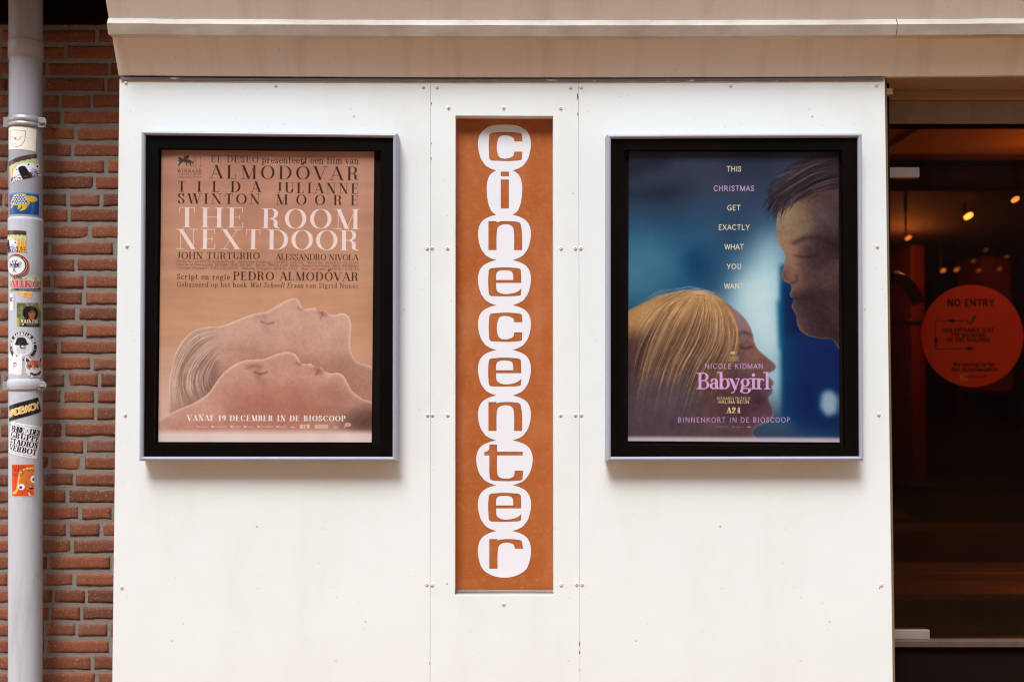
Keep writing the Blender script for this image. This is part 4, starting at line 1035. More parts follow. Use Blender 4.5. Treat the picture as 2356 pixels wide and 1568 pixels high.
# ---- poster cases
FR_L = dict(out=[(323, 299.5), (914, 305.5), (913, 1061), (318, 1060.5)], open=[(363, 340), (876, 345), (873, 1023), (355, 1021)], post=POS_L)
FR_R = dict(out=[(1396, 308), (1985, 305), (1989, 1060), (1395.5, 1061)], open=[(1436, 345), (1938, 344), (1945, 1026), (1434, 1023)], post=POS_R)
def case(fr, label, print_name, cv, sheet_label, gain):
    D = .058
    oc = [P(u, v, -D) for u, v in fr["out"]]
    par = thing("poster_case", ((oc[0].x + oc[1].x) / 2, 0, (oc[2].z + oc[3].z) / 2), label, "poster case", "framed film posters on the white boards")
    ex = (oc[1] - oc[0]).normalized(); ez = (oc[3] - oc[0]).normalized()
    sgn = [(1, 1), (-1, 1), (-1, -1), (1, -1)]
    prof_ = [(0, -.0005), (0, -.046), (.0012, -.052), (.004, -.0565), (.0075, -.058), (.0105, -.0570), (.0128, -.0545), (.0138, -.052), (.0138, -.0440)]
    m = MB(); rings = []
    for k in range(4):
        rings.append([m.vert(Vector((oc[k].x, y, oc[k].z)) + Vector((ex.x, 0, ex.z)) * w * sgn[k][0] + Vector((ez.x, 0, ez.z)) * w * sgn[k][1]) for w, y in prof_])
    for k in range(4):
        a, b = rings[k], rings[(k + 1) % 4]
        for j in range(len(prof_) - 1): m.face((a[j], a[j + 1], b[j + 1], b[j]))
    m.build("frame", M_frame, par)
    inn = [Vector((oc[k].x, 0, oc[k].z)) + Vector((ex.x, 0, ex.z)) * .0134 * sgn[k][0] + Vector((ez.x, 0, ez.z)) * .0134 * sgn[k][1] for k in range(4)]
    at = lambda q, y: Vector((q.x, y, q.z))
    m = MB(); m.poly([at(q, -.0478) for q in inn]); m.build("cover_glass", M_glass, par)
    op = [P(u, v, -.0455) for u, v in fr["open"]]
    m = MB()
    for k in range(4):
        j = (k + 1) % 4
        m.poly([at(inn[k], -.0455), at(inn[j], -.0455), op[j], op[k]])
        m.poly([op[k], op[j], at(op[j], -.0235), at(op[k], -.0235)])
    m.build("black_border", M_black, par)
    m = MB(); m.poly([at(q, -.0225) for q in inn]); m.build("backing", M_backing, par)
    pc = [P(u, v, -.027) for u, v in fr["post"]]
    def f(s, t):
        q = (pc[0] * (1 - s) + pc[1] * s) * (1 - t) + (pc[3] * (1 - s) + pc[2] * s) * t
        return q + Vector((0, .0022 * mnoise.noise(Vector((s * 2.2, t * 5 + s, len(label)))), 0))
    m = MB(); m.grid(f, 24, 34)
    sh_ = m.build("poster_sheet", print_mat(print_name, cv, .3, .4, gain=gain), par, fixn=False)
    sh_["label"] = sheet_label
case(FR_L, "grey framed poster case with a tan film poster of two reclining figures", "tan_poster_print", paint_tan_poster(), "tan printed film poster", 1.2)
case(FR_R, "grey framed poster case with a blue film poster of a couple face to face", "blue_poster_print", paint_blue_poster(), "blue printed film poster", 1.12)

# ---- drainpipe
YP = YB - .085
def pc_(v): return 59.6 + (58.6 - 59.6) * (v - 0) / 1568       # pipe axis in the photograph
RP = 37.0 * (DCAM + YP - .06) / FPX
def pax(v): q = P(pc_(v), v, YP); return q
dp = thing("drainpipe", (pax(1568).x, YP, 0), "grey drainpipe covered in stickers, clamped to the brick wall", "drainpipe")
def pz(v): return P(60, v, YP - RP).z
def axis_at(z):
    za, zb_ = pax(0), pax(1568); t = (z - zb_.z) / (za.z - zb_.z); return Vector((zb_.x + (za.x - zb_.x) * t, YP, z))
def pipe(name, z0, z1, r0, mat, r1=None, rings=None):
    m = MB(); pr = rings or [(z0, r0), (z1, r1 or r0)]
    m.tube([axis_at(z) for z, r in pr], [r for z, r in pr], 48, caps=False); return m.build(name, mat, dp)
pipe("pipe_length", pz(130), pz(-40), RP, M_pipe_up)
pipe("pipe_length", pz(520), pz(120), RP * .985, M_pipe_up)
pipe("pipe_length", .02, pz(515), RP * .985, M_pipe_lo)
pipe("socket", 0, 0, 0, M_pipe_up, rings=[(pz(127), RP * .99), (pz(126.5), RP * 1.035), (pz(90), RP * 1.04), (pz(86), RP * 1.03), (pz(84), RP * .99)])
pipe("socket", 0, 0, 0, M_pipe_lo, rings=[(pz(628), RP * .99), (pz(610), RP * 1.02), (pz(505), RP * 1.03), (pz(499), RP * 1.025), (pz(497), RP * .97)])
pipe("socket", 0, 0, 0, M_pipe_lo, rings=[(pz(897), RP * .99), (pz(893), RP * 1.03), (pz(888), RP * 1.06), (pz(878), RP * 1.065), (pz(874), RP * 1.02), (pz(871), RP * .985)])
for v0, v1, ribbed in ((263, 289, True), (876, 898, False)):
    zc0, zc1 = pz(v1), pz(v0); zm = (zc0 + zc1) / 2; hh = zc1 - zc0
    rg = [(zc0, RP * 1.0), (zc0 + .0005, RP * 1.045), (zm - hh * .14, RP * 1.05), (zm - hh * .1, RP * 1.02), (zm - hh * .04, RP * 1.02), (zm, RP * 1.05), (zc1 - .0005, RP * 1.05), (zc1, RP * 1.0)] if ribbed else [(zc0, RP * .99), (zc0 + .0005, RP * 1.03), (zc0 + hh * .3, RP * 1.035), (zc0 + hh * .35, RP * .99)]
    cl = pipe("clamp", 0, 0, 0, M_clamp, rings=rg)
    ax_ = axis_at(zm)
    m = MB(); x0 = ax_.x + RP * .98; zlo, zhi = zm - hh * .46, zm + hh * .42
    pts = [(x0, zlo), (x0 + .020, zlo), (x0 + .0255, zlo + .007), (x0 + .0275, zm), (x0 + .0255, zhi - .007), (x0 + .020, zhi), (x0, zhi)]
    p2 = [(x - .002 if x > x0 else x, z) for x, z in pts]
    xe0, xe1 = ax_.x - RP - .010, ax_.x - RP * .9
    for k in range(4):
        m = MB()
        if k == 0: m.slab(pts, YP - .022, YP - .019)
        elif k == 1: m.slab(p2, YP - .016, YP - .013)
        elif k == 2: m.box(xe0, xe1, YP - .018, YP - .014, zlo, zhi)
        else: m.box(xe0, xe1, YP - .026, YP - .022, zlo, zhi)
        m.build("clamp_ear", M_clamp, dp, bevel=.0008)
    m = MB(); m.tube([(x0 + .008, YP - .012, zm), (x0 + .008, YB + .02, zm)], .004, 10); m.build("clamp_stud", M_bolt, dp)
    m = MB(); m.tube([(x0 + .014, YP - .024, zm - .004), (x0 + .014, YP - .021, zm - .004), (x0 + .014, YP - .010, zm - .004)], [.0045, .005, .003], 10)
    m.tube([(x0 + .004, YP - .026, zm - .003), (x0 + .024, YP - .026, zm - .003)], .0022, 8); m.build("bolt", M_bolt, dp)

# ---- stickers on the pipe
PHI0 = math.atan2(-pax(784).x, DCAM + YP)      # the side of the pipe turned to the photographer
def on_pipe(u, v, lift):
    """unrolled position on the pipe for a measured point"""
    s = max(-.995, min(.995, (u - pc_(v)) / 37.4)); ph = math.asin(s) + PHI0
    return ph, P(u, v, YP - RP * math.cos(ph)).z
def wrap(ph, z, r):
    a = axis_at(z); return Vector((a.x + r * math.sin(ph), YP - r * math.cos(ph), z))
def S3(oy): return lambda x, y: zc(x, y, (3.0154, 0, oy))
def sticker(name, label, corners, cv, oy, lift=.0006, contour=None, rough=.3, group="stickers on the drainpipe", lo=True):
    f = S3(oy); r = RP * (1.03 if 497 < f(*corners[0])[1] < 628 else .985 if f(*corners[0])[1] > 127 else 1.0) + lift
    cs = [on_pipe(*f(*c), lift) for c in corners]
    def at(s, t):
        ph = (cs[0][0] * (1 - s) + cs[1][0] * s) * (1 - t) + (cs[3][0] * (1 - s) + cs[2][0] * s) * t
        z = (cs[0][1] * (1 - s) + cs[1][1] * s) * (1 - t) + (cs[3][1] * (1 - s) + cs[2][1] * s) * t
        return wrap(ph, z, r)
    m = MB()
    if contour is None: m.grid(at, 20, 6)
    else:
        n = len(contour); K = 6; cx = sum(p[0] for p in contour) / n; cy = sum(p[1] for p in contour) / n
        ids = [[m.vert(at(cx + (x - cx) * k / K, cy + (y - cy) * k / K)) for x, y in contour] for k in range(1, K + 1)]
        uvs = [[(cx + (x - cx) * k / K, 1 - cy - (y - cy) * k / K) for x, y in contour] for k in range(1, K + 1)]
        c0 = m.vert(at(cx, cy))
        for i in range(n):
            j = (i + 1) % n
            m.face((c0, ids[0][i], ids[0][j]), [(cx, 1 - cy), uvs[0][i], uvs[0][j]], True)
            for k in range(K - 1): m.face((ids[k][i], ids[k][j], ids[k + 1][j], ids[k + 1][i]), [uvs[k][i], uvs[k][j], uvs[k + 1][j], uvs[k + 1][i]], True)
    o = m.build(name, print_mat(name + "_print_" + str(oy) + "_" + str(int(corners[0][1])), cv, rough, .4), base=at(.5, .5), fixn=False)
    return tag(o, label, "sticker", group)
CIRC = [(.5 + .5 * math.cos(2 * math.pi * k / 40), .5 + .5 * math.sin(2 * math.pi * k / 40)) for k in range(40)]
# 1 court drawing
cv = Canvas(220, 190, (246, 242, 226)); INK = (70, 66, 110)
cv.line([(30, 32), (30, 84)], 3, INK); cv.line([(30, 32), (146, 32)], 3, INK); cv.line([(146, 32), (146, 84)], 3.4, INK)
cv.line([(30 + 58 - 58 * math.cos(t), 84 + 86 * math.sin(t)) for t in np.linspace(0, math.pi, 26)], 3, INK)
cv.line([(52 + 34 - 34 * math.cos(t), 84 + 30 * math.sin(t)) for t in np.linspace(0, math.pi, 18)], 3, INK)
cv.line([(5, 84), (186, 84)], 1.5, (170, 180, 214)); cv.line([(88, 10), (88, 180)], 1, (206, 208, 226))
cv.lay(cv.disc(80, 98, 7), (70, 80, 140)); cv.lay(cv.disc(78, 146, 4), (90, 88, 120)); cv.line([(8, 165), (14, 175)], 2, (150, 150, 160))
sticker("sticker", "white sticker with a line drawing of a ball court, uppermost on the pipe", [(120, 88), (432, 112), (420, 382), (120, 360)], cv, 480)
# 2 and 4: white bear before fire
def bear(w, h, half):
    cv = Canvas(w, h, (196, 206, 150))
    cv.lay(cv.poly([(0, 0), (w, 0), (w, h * .2)] + [(w * k / 12, h * (.19 + .03 * (k % 2))) for k in range(12, -1, -1)]), (84, 60, 52))
    for x in np.linspace(0, w, 8):
        cv.lay(cv.poly([(x - 12, h), (x - 8, h * .5), (x, h * .34), (x + 6, h * .5), (x + 14, h)]), (236, 150, 50), .9)
        cv.lay(cv.poly([(x - 6, h), (x, h * .55), (x + 7, h)]), (246, 206, 80), .9)
    ox = -w * .35 if half else 0
    cv.lay(cv.poly(cat_rom([(ox + w * a, h * b) for a, b in ((.12, 1.05), (.1, .75), (.2, .5), (.35, .36), (.55, .32), (.75, .38), (.88, .46), (.97, .56), (.95, .8), (.9, 1.05))], 6, True)), (238, 240, 246))
    cv.lay(cv.disc(ox + w * .92, h * .56, w * .09), (228, 228, 240)); cv.lay(cv.disc(ox + w * .92, h * .57, w * .04), (50, 44, 60))
    cv.lay(blur(cv.poly([(ox + w * a, h * b) for a, b in ((.7, .6), (.9, .7), (.9, 1.02), (.6, 1.02))]), 5), (150, 130, 190), .55)
    cv.lay(cv.poly(cat_rom([(ox + w * a, h * b) for a, b in ((.34, .5), (.42, .42), (.54, .46), (.6, .7), (.66, 1.0), (.42, 1.03), (.36, .8))], 6, True)), (34, 26, 30))
    cv.lay(cv.blob(ox + w * .5, h * .9, w * .09, h * .04), (200, 40, 36), .9)
    cv.lay(cv.disc(ox + w * .28, h * .5, w * .025), (40, 60, 80)); cv.lay(cv.disc(ox + w * .66, h * .42, w * .03), (40, 60, 80))
    n_ = fbm(h, w, (26, 26), 4, 2); yy = np.linspace(0, 1, h)[:, None]
    cv.lay(((n_ > .52) & (yy > .75)).astype(np.float32), (30, 28, 40), .65)
    return cv
sticker("sticker", "tilted sticker of a white bear roaring before flames, right above the turtle", [(122, 512), (430, 405), (485, 670), (152, 768)], bear(220, 200, False), 480)
# 3 turtle
cv = Canvas(240, 190, (38, 84, 150))
cv.a += ((fbm(190, 240, (2, 22), 8, 2) - .5) * .18)[..., None]
cv.lay((np.clip(1 - np.arange(190) / 26, 0, 1)[:, None] * np.ones((1, 240))).astype(np.float32), (190, 208, 226), .8)
YE, OL = (214, 184, 52), (70, 66, 30)
def leaf(p, c=YE): cv.lay(cv.poly(cat_rom(p, 6, True)), c); cv.line(list(map(tuple, cat_rom(p, 6, True))), 2, OL)
leaf([(118, 118), (150, 118), (140, 150), (104, 168), (96, 165), (112, 140)]); leaf([(86, 118), (112, 120), (94, 150), (82, 150)]); leaf([(30, 104), (48, 108), (30, 140), (14, 138)])
leaf([(132, 40), (150, 34), (196, 34), (222, 46), (226, 66), (206, 82), (176, 86), (140, 74)])
cv.lay(cv.poly([(12, 96), (48, 24), (92, 12), (136, 20), (160, 80), (168, 90), (156, 118), (60, 118), (16, 106)]), YE)
cv.lay(cv.poly([(30, 92), (58, 34), (96, 24), (128, 32), (148, 86), (154, 104), (66, 106), (34, 98)]), (56, 66, 150))
for i in range(5):
    for j in range(6):
        x, y = 44 + j * 19 + (i % 2) * 9, 34 + i * 16
        if 40 + (94 - y) * .4 - 8 < x < 142 + (y - 80) * .2: cv.lay(cv.disc(x, y, 7, 6), (226, 228, 240))
cv.lay(cv.disc(196, 50, 6), (240, 240, 240)); cv.lay(cv.disc(198, 51, 3), (30, 30, 30))
sticker("sticker", "blue sticker with a yellow turtle swimming to the right", [(132, 876), (460, 878), (457, 1147), (130, 1140)], cv, 480)
sticker("sticker", "narrow sticker of a white bear roaring, between the turtle and the round eagle sticker", [(113, 130), (317, 133), (318, 390), (118, 390)], bear(150, 190, True), 880)
# 5 eagle badge
def ring_text(cv, s, cx, cy, rad, a0, a1, cap, col, w=.16, flip=False):
    for i, c in enumerate(s):
        if c == ' ': continue
        a = R(a0 + (a1 - a0) * i / max(1, len(s) - 1)); sg_ = -1 if flip else 1
        ux, uy = (-math.sin(a), math.cos(a)); rx, ry = math.cos(a), math.sin(a)
        adv = G[c][0]; m = np.zeros((cv.h, cv.w), np.float32)
        for kd, pts in G[c][1]:
            if kd == 'z': continue
            ps = []
            for px, py in pts:
                tx = (px - adv / 2) * cap * sg_; rr = rad + (py - .5) * cap * sg_
                ps.append((cx + rx * rr + ux * tx, cy + ry * rr + uy * tx))
            cv.stroke(m, ps, max(1, w * cap))
        cv.lay(m, col)
cv = Canvas(200, 200, (232, 232, 234)); d = cv.disc(100, 100, 99)
cv.lay(d, (178, 40, 40)); cv.lay(cv.disc(97, 100, 88), (226, 222, 216)); cv.lay(cv.disc(97, 100, 85), (58, 92, 58)); cv.lay(cv.disc(88, 100, 82), (226, 226, 224)); cv.lay(cv.disc(84, 100, 78), (236, 238, 242))
ring_text(cv, "AUGUSTA", 100, 100, 86, -125, -55, 17, (60, 50, 50)); ring_text(cv, "ULTRAS", 100, 100, 86, 125, 55, 17, (60, 50, 50), flip=True)
BKc = (44, 42, 48)
cv.lay(cv.disc(84, 108, 20, 28), (150, 154, 164)); cv.line([(76, 90), (70, 62), (62, 56)], 9, BKc); cv.line([(94, 90), (100, 62), (108, 56)], 9, BKc)
cv.line([(84, 72), (84, 46)], 6, BKc)
for k in range(7):
    an = R(200 + k * 13 - 70); 
    for sx_ in (-1, 1):
        x0, y0 = 84 + sx_ * 18, 92; ln = 46 - k * 1.5
        cv.line([(x0, y0), (x0 + sx_ * ln * math.cos(R(-38 + k * 16)), y0 + ln * math.sin(R(-38 + k * 16)))], 4, BKc)
for an in (60, 90, 120): cv.line([(84, 130), (84 + 26 * math.cos(R(an)), 130 + 30 * math.sin(R(an)))], 5, BKc)
cv.line([(72, 152), (64, 162)], 4, BKc); cv.line([(96, 152), (104, 162)], 4, BKc)
sticker("sticker", "round sticker with a black double eagle inside a red and green ring", [(121, 415), (347, 415), (347, 690), (121, 690)], cv, 880, contour=CIRC)
# 6 MIKO
cv = Canvas(260, 120, (150, 168, 96))
cv.lay(cv.poly([(0, 0), (260, 0), (260, 24), (150, 34), (60, 20), (0, 34)]), (214, 210, 150)); n_ = fbm(120, 260, (10, 18), 9, 3)
cv.lay((n_ > .56).astype(np.float32), (86, 116, 60), .7); cv.lay(blur(cv.poly([(20, 92), (260, 84), (260, 120), (60, 120)]), 3), (40, 60, 70), .85)
for k in range(16): cv.line([(80 + k * 11, 104), (86 + k * 11, 118)], 3, (220, 226, 226), .8)
draw_text(cv, "MIKO", 18, 238, 92, 64, (240, 214, 214), 'serif', .36, .16, .95); draw_text(cv, "MIKO", 20, 236, 90, 62, (206, 66, 96), 'serif', .27, .09, .95)
sticker("sticker", "green landscape sticker reading MIKO in pink letters", [(142, 690), (478, 705), (475, 860), (142, 850)], cv, 880, lift=.0011)
# 7 torn orange scrap
cv = Canvas(120, 64, (240, 178, 112)); cv.a += ((fbm(64, 120, (4, 6), 2) - .5) * .1)[..., None]
sticker("sticker_scrap", "torn scrap of pale orange paper stuck below the pink MIKO letters", [(212, 855), (386, 855), (386, 948), (212, 948)], cv, 880, contour=[(0, .22), (.08, .02), (.5, .04), (.98, 0), (1, .3), (.97, .7), (.9, 1), (.6, .85), (.3, .6), (.1, .4)])
# 8 torn white strip
cv = Canvas(70, 220, (228, 226, 226)); draw_text(cv, "OIE", -14, 46, 96, 40, (40, 38, 42), 'sans', .22)
cv.lay(cv.poly([(44, 0), (70, 0), (70, 220), (56, 220)]), (196, 194, 196)); cv.line([(48, 0), (58, 220)], 2, (150, 148, 150))
sticker("sticker_scrap", "torn white strip at the pipe's left edge, beside the orange scrap", [(133, 888), (186, 888), (182, 1090), (135, 1090)], cv, 880)
# 9 portrait
cv = Canvas(200, 215, (128, 134, 86)); n_ = fbm(215, 200, (12, 11), 5, 3)
cv.lay((n_ > .52).astype(np.float32), (84, 92, 58), .7); cv.lay(cv.poly([(160, 0), (200, 0), (200, 80), (176, 60)]), (206, 186, 80), .9); cv.lay(cv.poly([(0, 120), (20, 150), (18, 215), (0, 215)]), (190, 176, 84), .9)
cv.lay(cv.poly(cat_rom([(26, 215), (40, 160), (76, 140), (130, 140), (168, 160), (180, 215)], 6)), (34, 28, 24))
cv.lay(blur(cv.poly(cat_rom([(46, 90), (60, 46), (104, 30), (146, 48), (166, 90), (150, 136), (110, 146), (60, 136)], 6, True)), 2), (36, 26, 22))
cv.lay(blur(cv.disc(114, 96, 30, 40), 2), (176, 104, 58)); cv.lay(cv.blob(100, 80, 20, 14), (60, 34, 26), .7); cv.lay(cv.blob(128, 84, 12, 8), (70, 40, 28), .6); cv.lay(cv.blob(116, 118, 10, 4), (150, 56, 44), .8)
cv.lay(cv.poly([(92, 130), (132, 130), (140, 152), (84, 152)]), (158, 92, 54)); cv.lay(cv.poly(cat_rom([(82, 66), (104, 54), (140, 60), (146, 78), (112, 70), (88, 84)], 5, True)), (34, 24, 20))
cv.line([(70 + 26 + 30 * math.cos(t), -4 + 30 * math.sin(t)) for t in np.linspace(0, math.pi, 16)], 3, (206, 206, 186), .8)
draw_text(cv, "JULIA TAN", 30, 168, 182, 28, (236, 226, 190), 'serif', .24, .1, .85)
cv.lay(cv.disc(46, 196, 9), (210, 206, 190))
for k in range(16): cv.line([(72 + k * 5.6, 196 - 3 - 5 * abs(math.sin(k * 1.9))), (72 + k * 5.6, 196 + 3 + 5 * abs(math.sin(k * 1.9)))], 2.4, (176, 172, 158))
sticker("sticker", "square portrait sticker of a dark haired woman reading JULIA TAN", [(210, 998), (482, 998), (478, 1290), (212, 1282)], cv, 880)
# 10 round black badge
cv = Canvas(220, 220, (40, 36, 38)); cv.lay(cv.disc(110, 110, 85), (238, 238, 240)); cv.lay(cv.disc(110, 110, 81), (40, 36, 38)); cv.lay(cv.disc(110, 110, 78), (228, 230, 234))
ring_text(cv, "MER BABBELN NET", 110, 110, 95, -172, -10, 21, (240, 238, 234), .26); ring_text(cv, "VIEL", 110, 110, 95, 80, 50, 21, (240, 238, 234), .26, flip=True)
cv.lay(cv.disc(16, 136, 4), (240, 238, 234)); cv.lay(cv.disc(203, 136, 4), (240, 238, 234))
cv.lay(cv.poly(cat_rom([(60, 84), (72, 50), (100, 40), (130, 48), (146, 82), (150, 90), (56, 92)], 6, True)), (44, 40, 44)); cv.lay(cv.disc(104, 94, 52, 10), (44, 40, 44)); cv.lay(cv.disc(104, 140, 36, 40) * (cv.disc(110, 110, 78)), (206, 208, 214))
sticker("sticker", "round black badge sticker with the words MER BABBELN NET", [(136, 385), (434, 385), (434, 730), (136, 730)], cv, 1200, contour=CIRC)
# 11 plain white label (its code is left out)
cv = Canvas(140, 240, (240, 240, 242))
sticker("sticker", "plain white label overlapping the round black badge at lower left", [(124, 642), (277, 640), (265, 905), (124, 895)], cv, 1200, lift=.0012, contour=[(.0, .0), (.5, 0), (.93, 0), (1, .04), (1, .5), (1, .95), (.94, 1), (.5, 1), (0, 1), (0, .5)])
# 12 cat
cat_px = [(305, 672), (330, 690), (358, 724), (394, 718), (424, 716), (440, 690), (464, 656), (480, 684), (482, 720), (476, 770), (474, 812), (488, 830), (480, 850), (488, 880), (470, 900), (460, 930), (440, 935), (420, 912), (400, 918), (376, 914), (362, 934), (346, 932), (348, 908), (318, 912), (324, 888), (302, 870), (310, 840), (300, 800), (306, 760), (300, 720)]
X0c, Y0c, Wc, Hc = 296, 652, 198, 286
ct = lambda x, y: ((x - X0c) / Wc * 200, (y - Y0c) / Hc * 288)
cv = Canvas(200, 288, (242, 242, 244))
ca = lambda pts, col, k=1: cv.lay(cv.poly([ct(*p) for p in cat_rom(pts, 5, True)]), col, k)
for e in (((310, 690), (348, 730), (322, 760), (308, 730)), ((472, 676), (440, 720), (466, 752), (476, 720))): cv.lay(cv.poly([ct(*p) for p in e]), (70, 58, 66))
ca([(316, 770), (330, 738), (380, 722), (440, 728), (468, 760), (468, 810), (440, 846), (388, 860), (340, 842), (312, 806)], (214, 142, 104)); ca([(356, 730), (384, 724), (420, 728), (400, 780), (372, 790)], (196, 100, 62), .8)
ca([(350, 822), (380, 812), (420, 820), (448, 800), (452, 836), (420, 864), (380, 866), (352, 852)], (236, 224, 220))
for x, y in ((342, 792), (410, 790)):
    cv.lay(cv.disc(*ct(x, y), 19, 18), (36, 32, 40)); cv.lay(cv.disc(*ct(x, y), 14, 13), (120, 150, 150)); cv.lay(cv.disc(*ct(x, y), 8, 11), (20, 18, 24)); cv.lay(cv.disc(*ct(x - 4, y - 5), 4), (240, 240, 240))
cv.lay(cv.disc(*ct(368, 824), 8, 6), (190, 110, 110)); ca([(350, 868), (400, 884), (456, 850), (462, 880), (400, 912), (350, 896)], (46, 40, 50))
for x in (346, 372, 408, 440): cv.lay(cv.poly([ct(x, 880), ct(x + 12, 880), ct(x + 2, 922)]), (120, 120, 134))
for x in (360, 384, 408, 432): cv.line([ct(x, 740), ct(x + 2, 766)], 4, (120, 60, 44), .7)
sticker("sticker", "cut-out sticker of an orange cat's head with a spiked collar", [(X0c, Y0c), (X0c + Wc, Y0c), (X0c + Wc, Y0c + Hc), (X0c, Y0c + Hc)], cv, 1200, lift=.0014, contour=[((x - X0c) / Wc, (y - Y0c) / Hc) for x, y in cat_px])
# 13 black strip
cv = Canvas(250, 126, (42, 34, 34))
draw_text(cv, "WADEWOY", -16, 240, 88, 46, (246, 236, 200), 'sans', .34, sx=1.0); draw_text(cv, "WADEWOY", -14, 238, 86, 42, (232, 178, 60), 'sans', .2, sx=1.0)
sticker("sticker", "black slanted sticker with golden block lettering below the lower clamp", [(127, 190), (447, 82), (482, 255), (128, 378)], cv, 1560)
# 14 white text sticker
cv = Canvas(240, 270, (242, 242, 244)); DK = (38, 32, 40)
draw_text(cv, "EHRE", 14, 106, 78, 44, DK, 'serif', .23, .09, .8); draw_text(cv, "DER", 146, 228, 78, 44, DK, 'serif', .23, .09, .8); cv.line([(126 + 13 * math.cos(t), 54 + 15 * math.sin(t)) for t in np.linspace(0, 6.3, 20)], 1.5, (150, 150, 156)); draw_text(cv, "2", 121, 131, 62, 16, DK, 'sans', .22)
draw_text(cv, "GRUPPE", 14, 226, 130, 44, DK, 'serif', .25, .09, .9); draw_text(cv, "STADION", 12, 228, 184, 44, DK, 'serif', .25, .09, .85); draw_text(cv, "VERBOT", 14, 226, 240, 46, DK, 'serif', .25, .09, .9)
for a_, b_ in (((30, 18), (90, 18)), ((150, 18), (212, 18)), ((18, 256), (76, 256)), ((130, 256), (200, 256))): cv.line([a_, b_], 3, DK)
for x in (104, 112, 120, 130, 138): cv.line([(x, 18), (x + 3, 18)], 4, DK); cv.line([(x - 22, 256), (x - 19, 256)], 4, DK)
sticker("sticker", "white sticker with black lettering EHRE DER GRUPPE STADION VERBOT", [(152, 372), (490, 442), (430, 828), (125, 745)], cv, 1560)
# 15 red and orange sticker, plain face
cv = Canvas(190, 290, (222, 74, 46)); cv.lay(cv.poly(cat_rom([(70, 130), (90, 70), (140, 44), (200, 40), (200, 240), (150, 235), (90, 210)], 6, True)), (216, 116, 52)); cv.a += ((fbm(290, 190, (8, 6), 6) - .5) * .08)[..., None]
cv.lay(cv.poly(cat_rom([(62, 110), (76, 60), (110, 36), (190, 30), (190, 44), (120, 54), (84, 80), (72, 140), (64, 210), (44, 262), (10, 268), (14, 250), (40, 230), (54, 170)], 6, True)), (240, 196, 110))
cv.lay(cv.disc(86, 204, 26, 28), (242, 240, 240)); cv.lay(cv.disc(82, 208, 13), (40, 84, 170)); cv.lay(cv.disc(80, 209, 6), (14, 20, 40))
cv.lay(cv.disc(182, 138, 26, 34), (242, 240, 240)); cv.lay(cv.disc(184, 142, 14), (40, 84, 170)); cv.lay(cv.disc(186, 143, 6), (14, 20, 40))
cv.lay(cv.poly([(146, 214), (190, 192), (190, 226), (152, 230)]), (40, 20, 20)); 
for x in (154, 164, 174, 184): cv.lay(cv.poly([(x, 206), (x + 8, 202), (x + 5, 216)]), (240, 236, 226))
cv.line([(120, 150), (128, 176), (144, 186)], 5, (176, 84, 40)); cv.line([(142, 260), (154, 284)], 10, (240, 236, 230))
for s_t, y, x1 in (("HOTEL", 34, 118), ("SHAMPOO", 66, 182), ("THIEF", 106, 108)): draw_text(cv, s_t, 6, x1, y, 26, (70, 34, 24), 'sans', .13, sx=.8)
m_ = np.ones((290, 190), np.float32); m_[5:-5, 5:-5] = 0; cv.lay(m_, (236, 190, 90), .9)
sticker("sticker", "red sticker of an orange staring face reading HOTEL SHAMPOO THIEF, lowest on the pipe", [(155, 890), (407, 885), (407, 1270), (158, 1277)], cv, 1560)

# ---- doorway on the right
YG = .20                                   # plane of the door glass
xd0 = P(2030, 800, .1).x; xd1 = P(2356 + 300, 800, YG).x
ztl = p_low[1] + .001
def zat(v, y): return P(2200, v, y).z
ds = thing("door_surround", (P(2200, 240, .1).x, .1, zat(290, YG)), "brown soffit and stained lintel over the dark glass doorway", "door surround")
y1, y2 = .13, .165
m = MB(); m.box(xd0 - .02, xd1, .012, .25, ztl - .010, ztl - .0005); m.build("soffit", M_soffit, ds)
m = MB(); m.box(xd0 - .02, xd1, y1, .25, zat(225, y1), ztl - .0115); m.box(xd0 - .02, xd1, y1 - .006, y1 - .0002, zat(206, y1), ztl - .0116); m.build("fascia_board", M_soffit, ds, bevel=.002)
m = MB(); m.box(xd0 - .02, xd1, y2, .2155, zat(281, y2), zat(225, y1) - .001); m.build("lintel", M_lintel, ds, bevel=.002)
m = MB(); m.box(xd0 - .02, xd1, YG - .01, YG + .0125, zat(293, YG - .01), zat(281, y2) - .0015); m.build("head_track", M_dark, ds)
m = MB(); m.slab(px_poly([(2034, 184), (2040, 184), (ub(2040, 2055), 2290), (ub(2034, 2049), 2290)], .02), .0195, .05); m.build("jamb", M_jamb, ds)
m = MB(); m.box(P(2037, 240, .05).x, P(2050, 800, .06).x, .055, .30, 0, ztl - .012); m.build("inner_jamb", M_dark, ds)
m = MB(); m.box(P(2041, 208, .02).x, P(2054, 208, .02).x, .02, .045, zat(217, .02), zat(203, .02)); m.build("wood_block", M_soffit, ds)

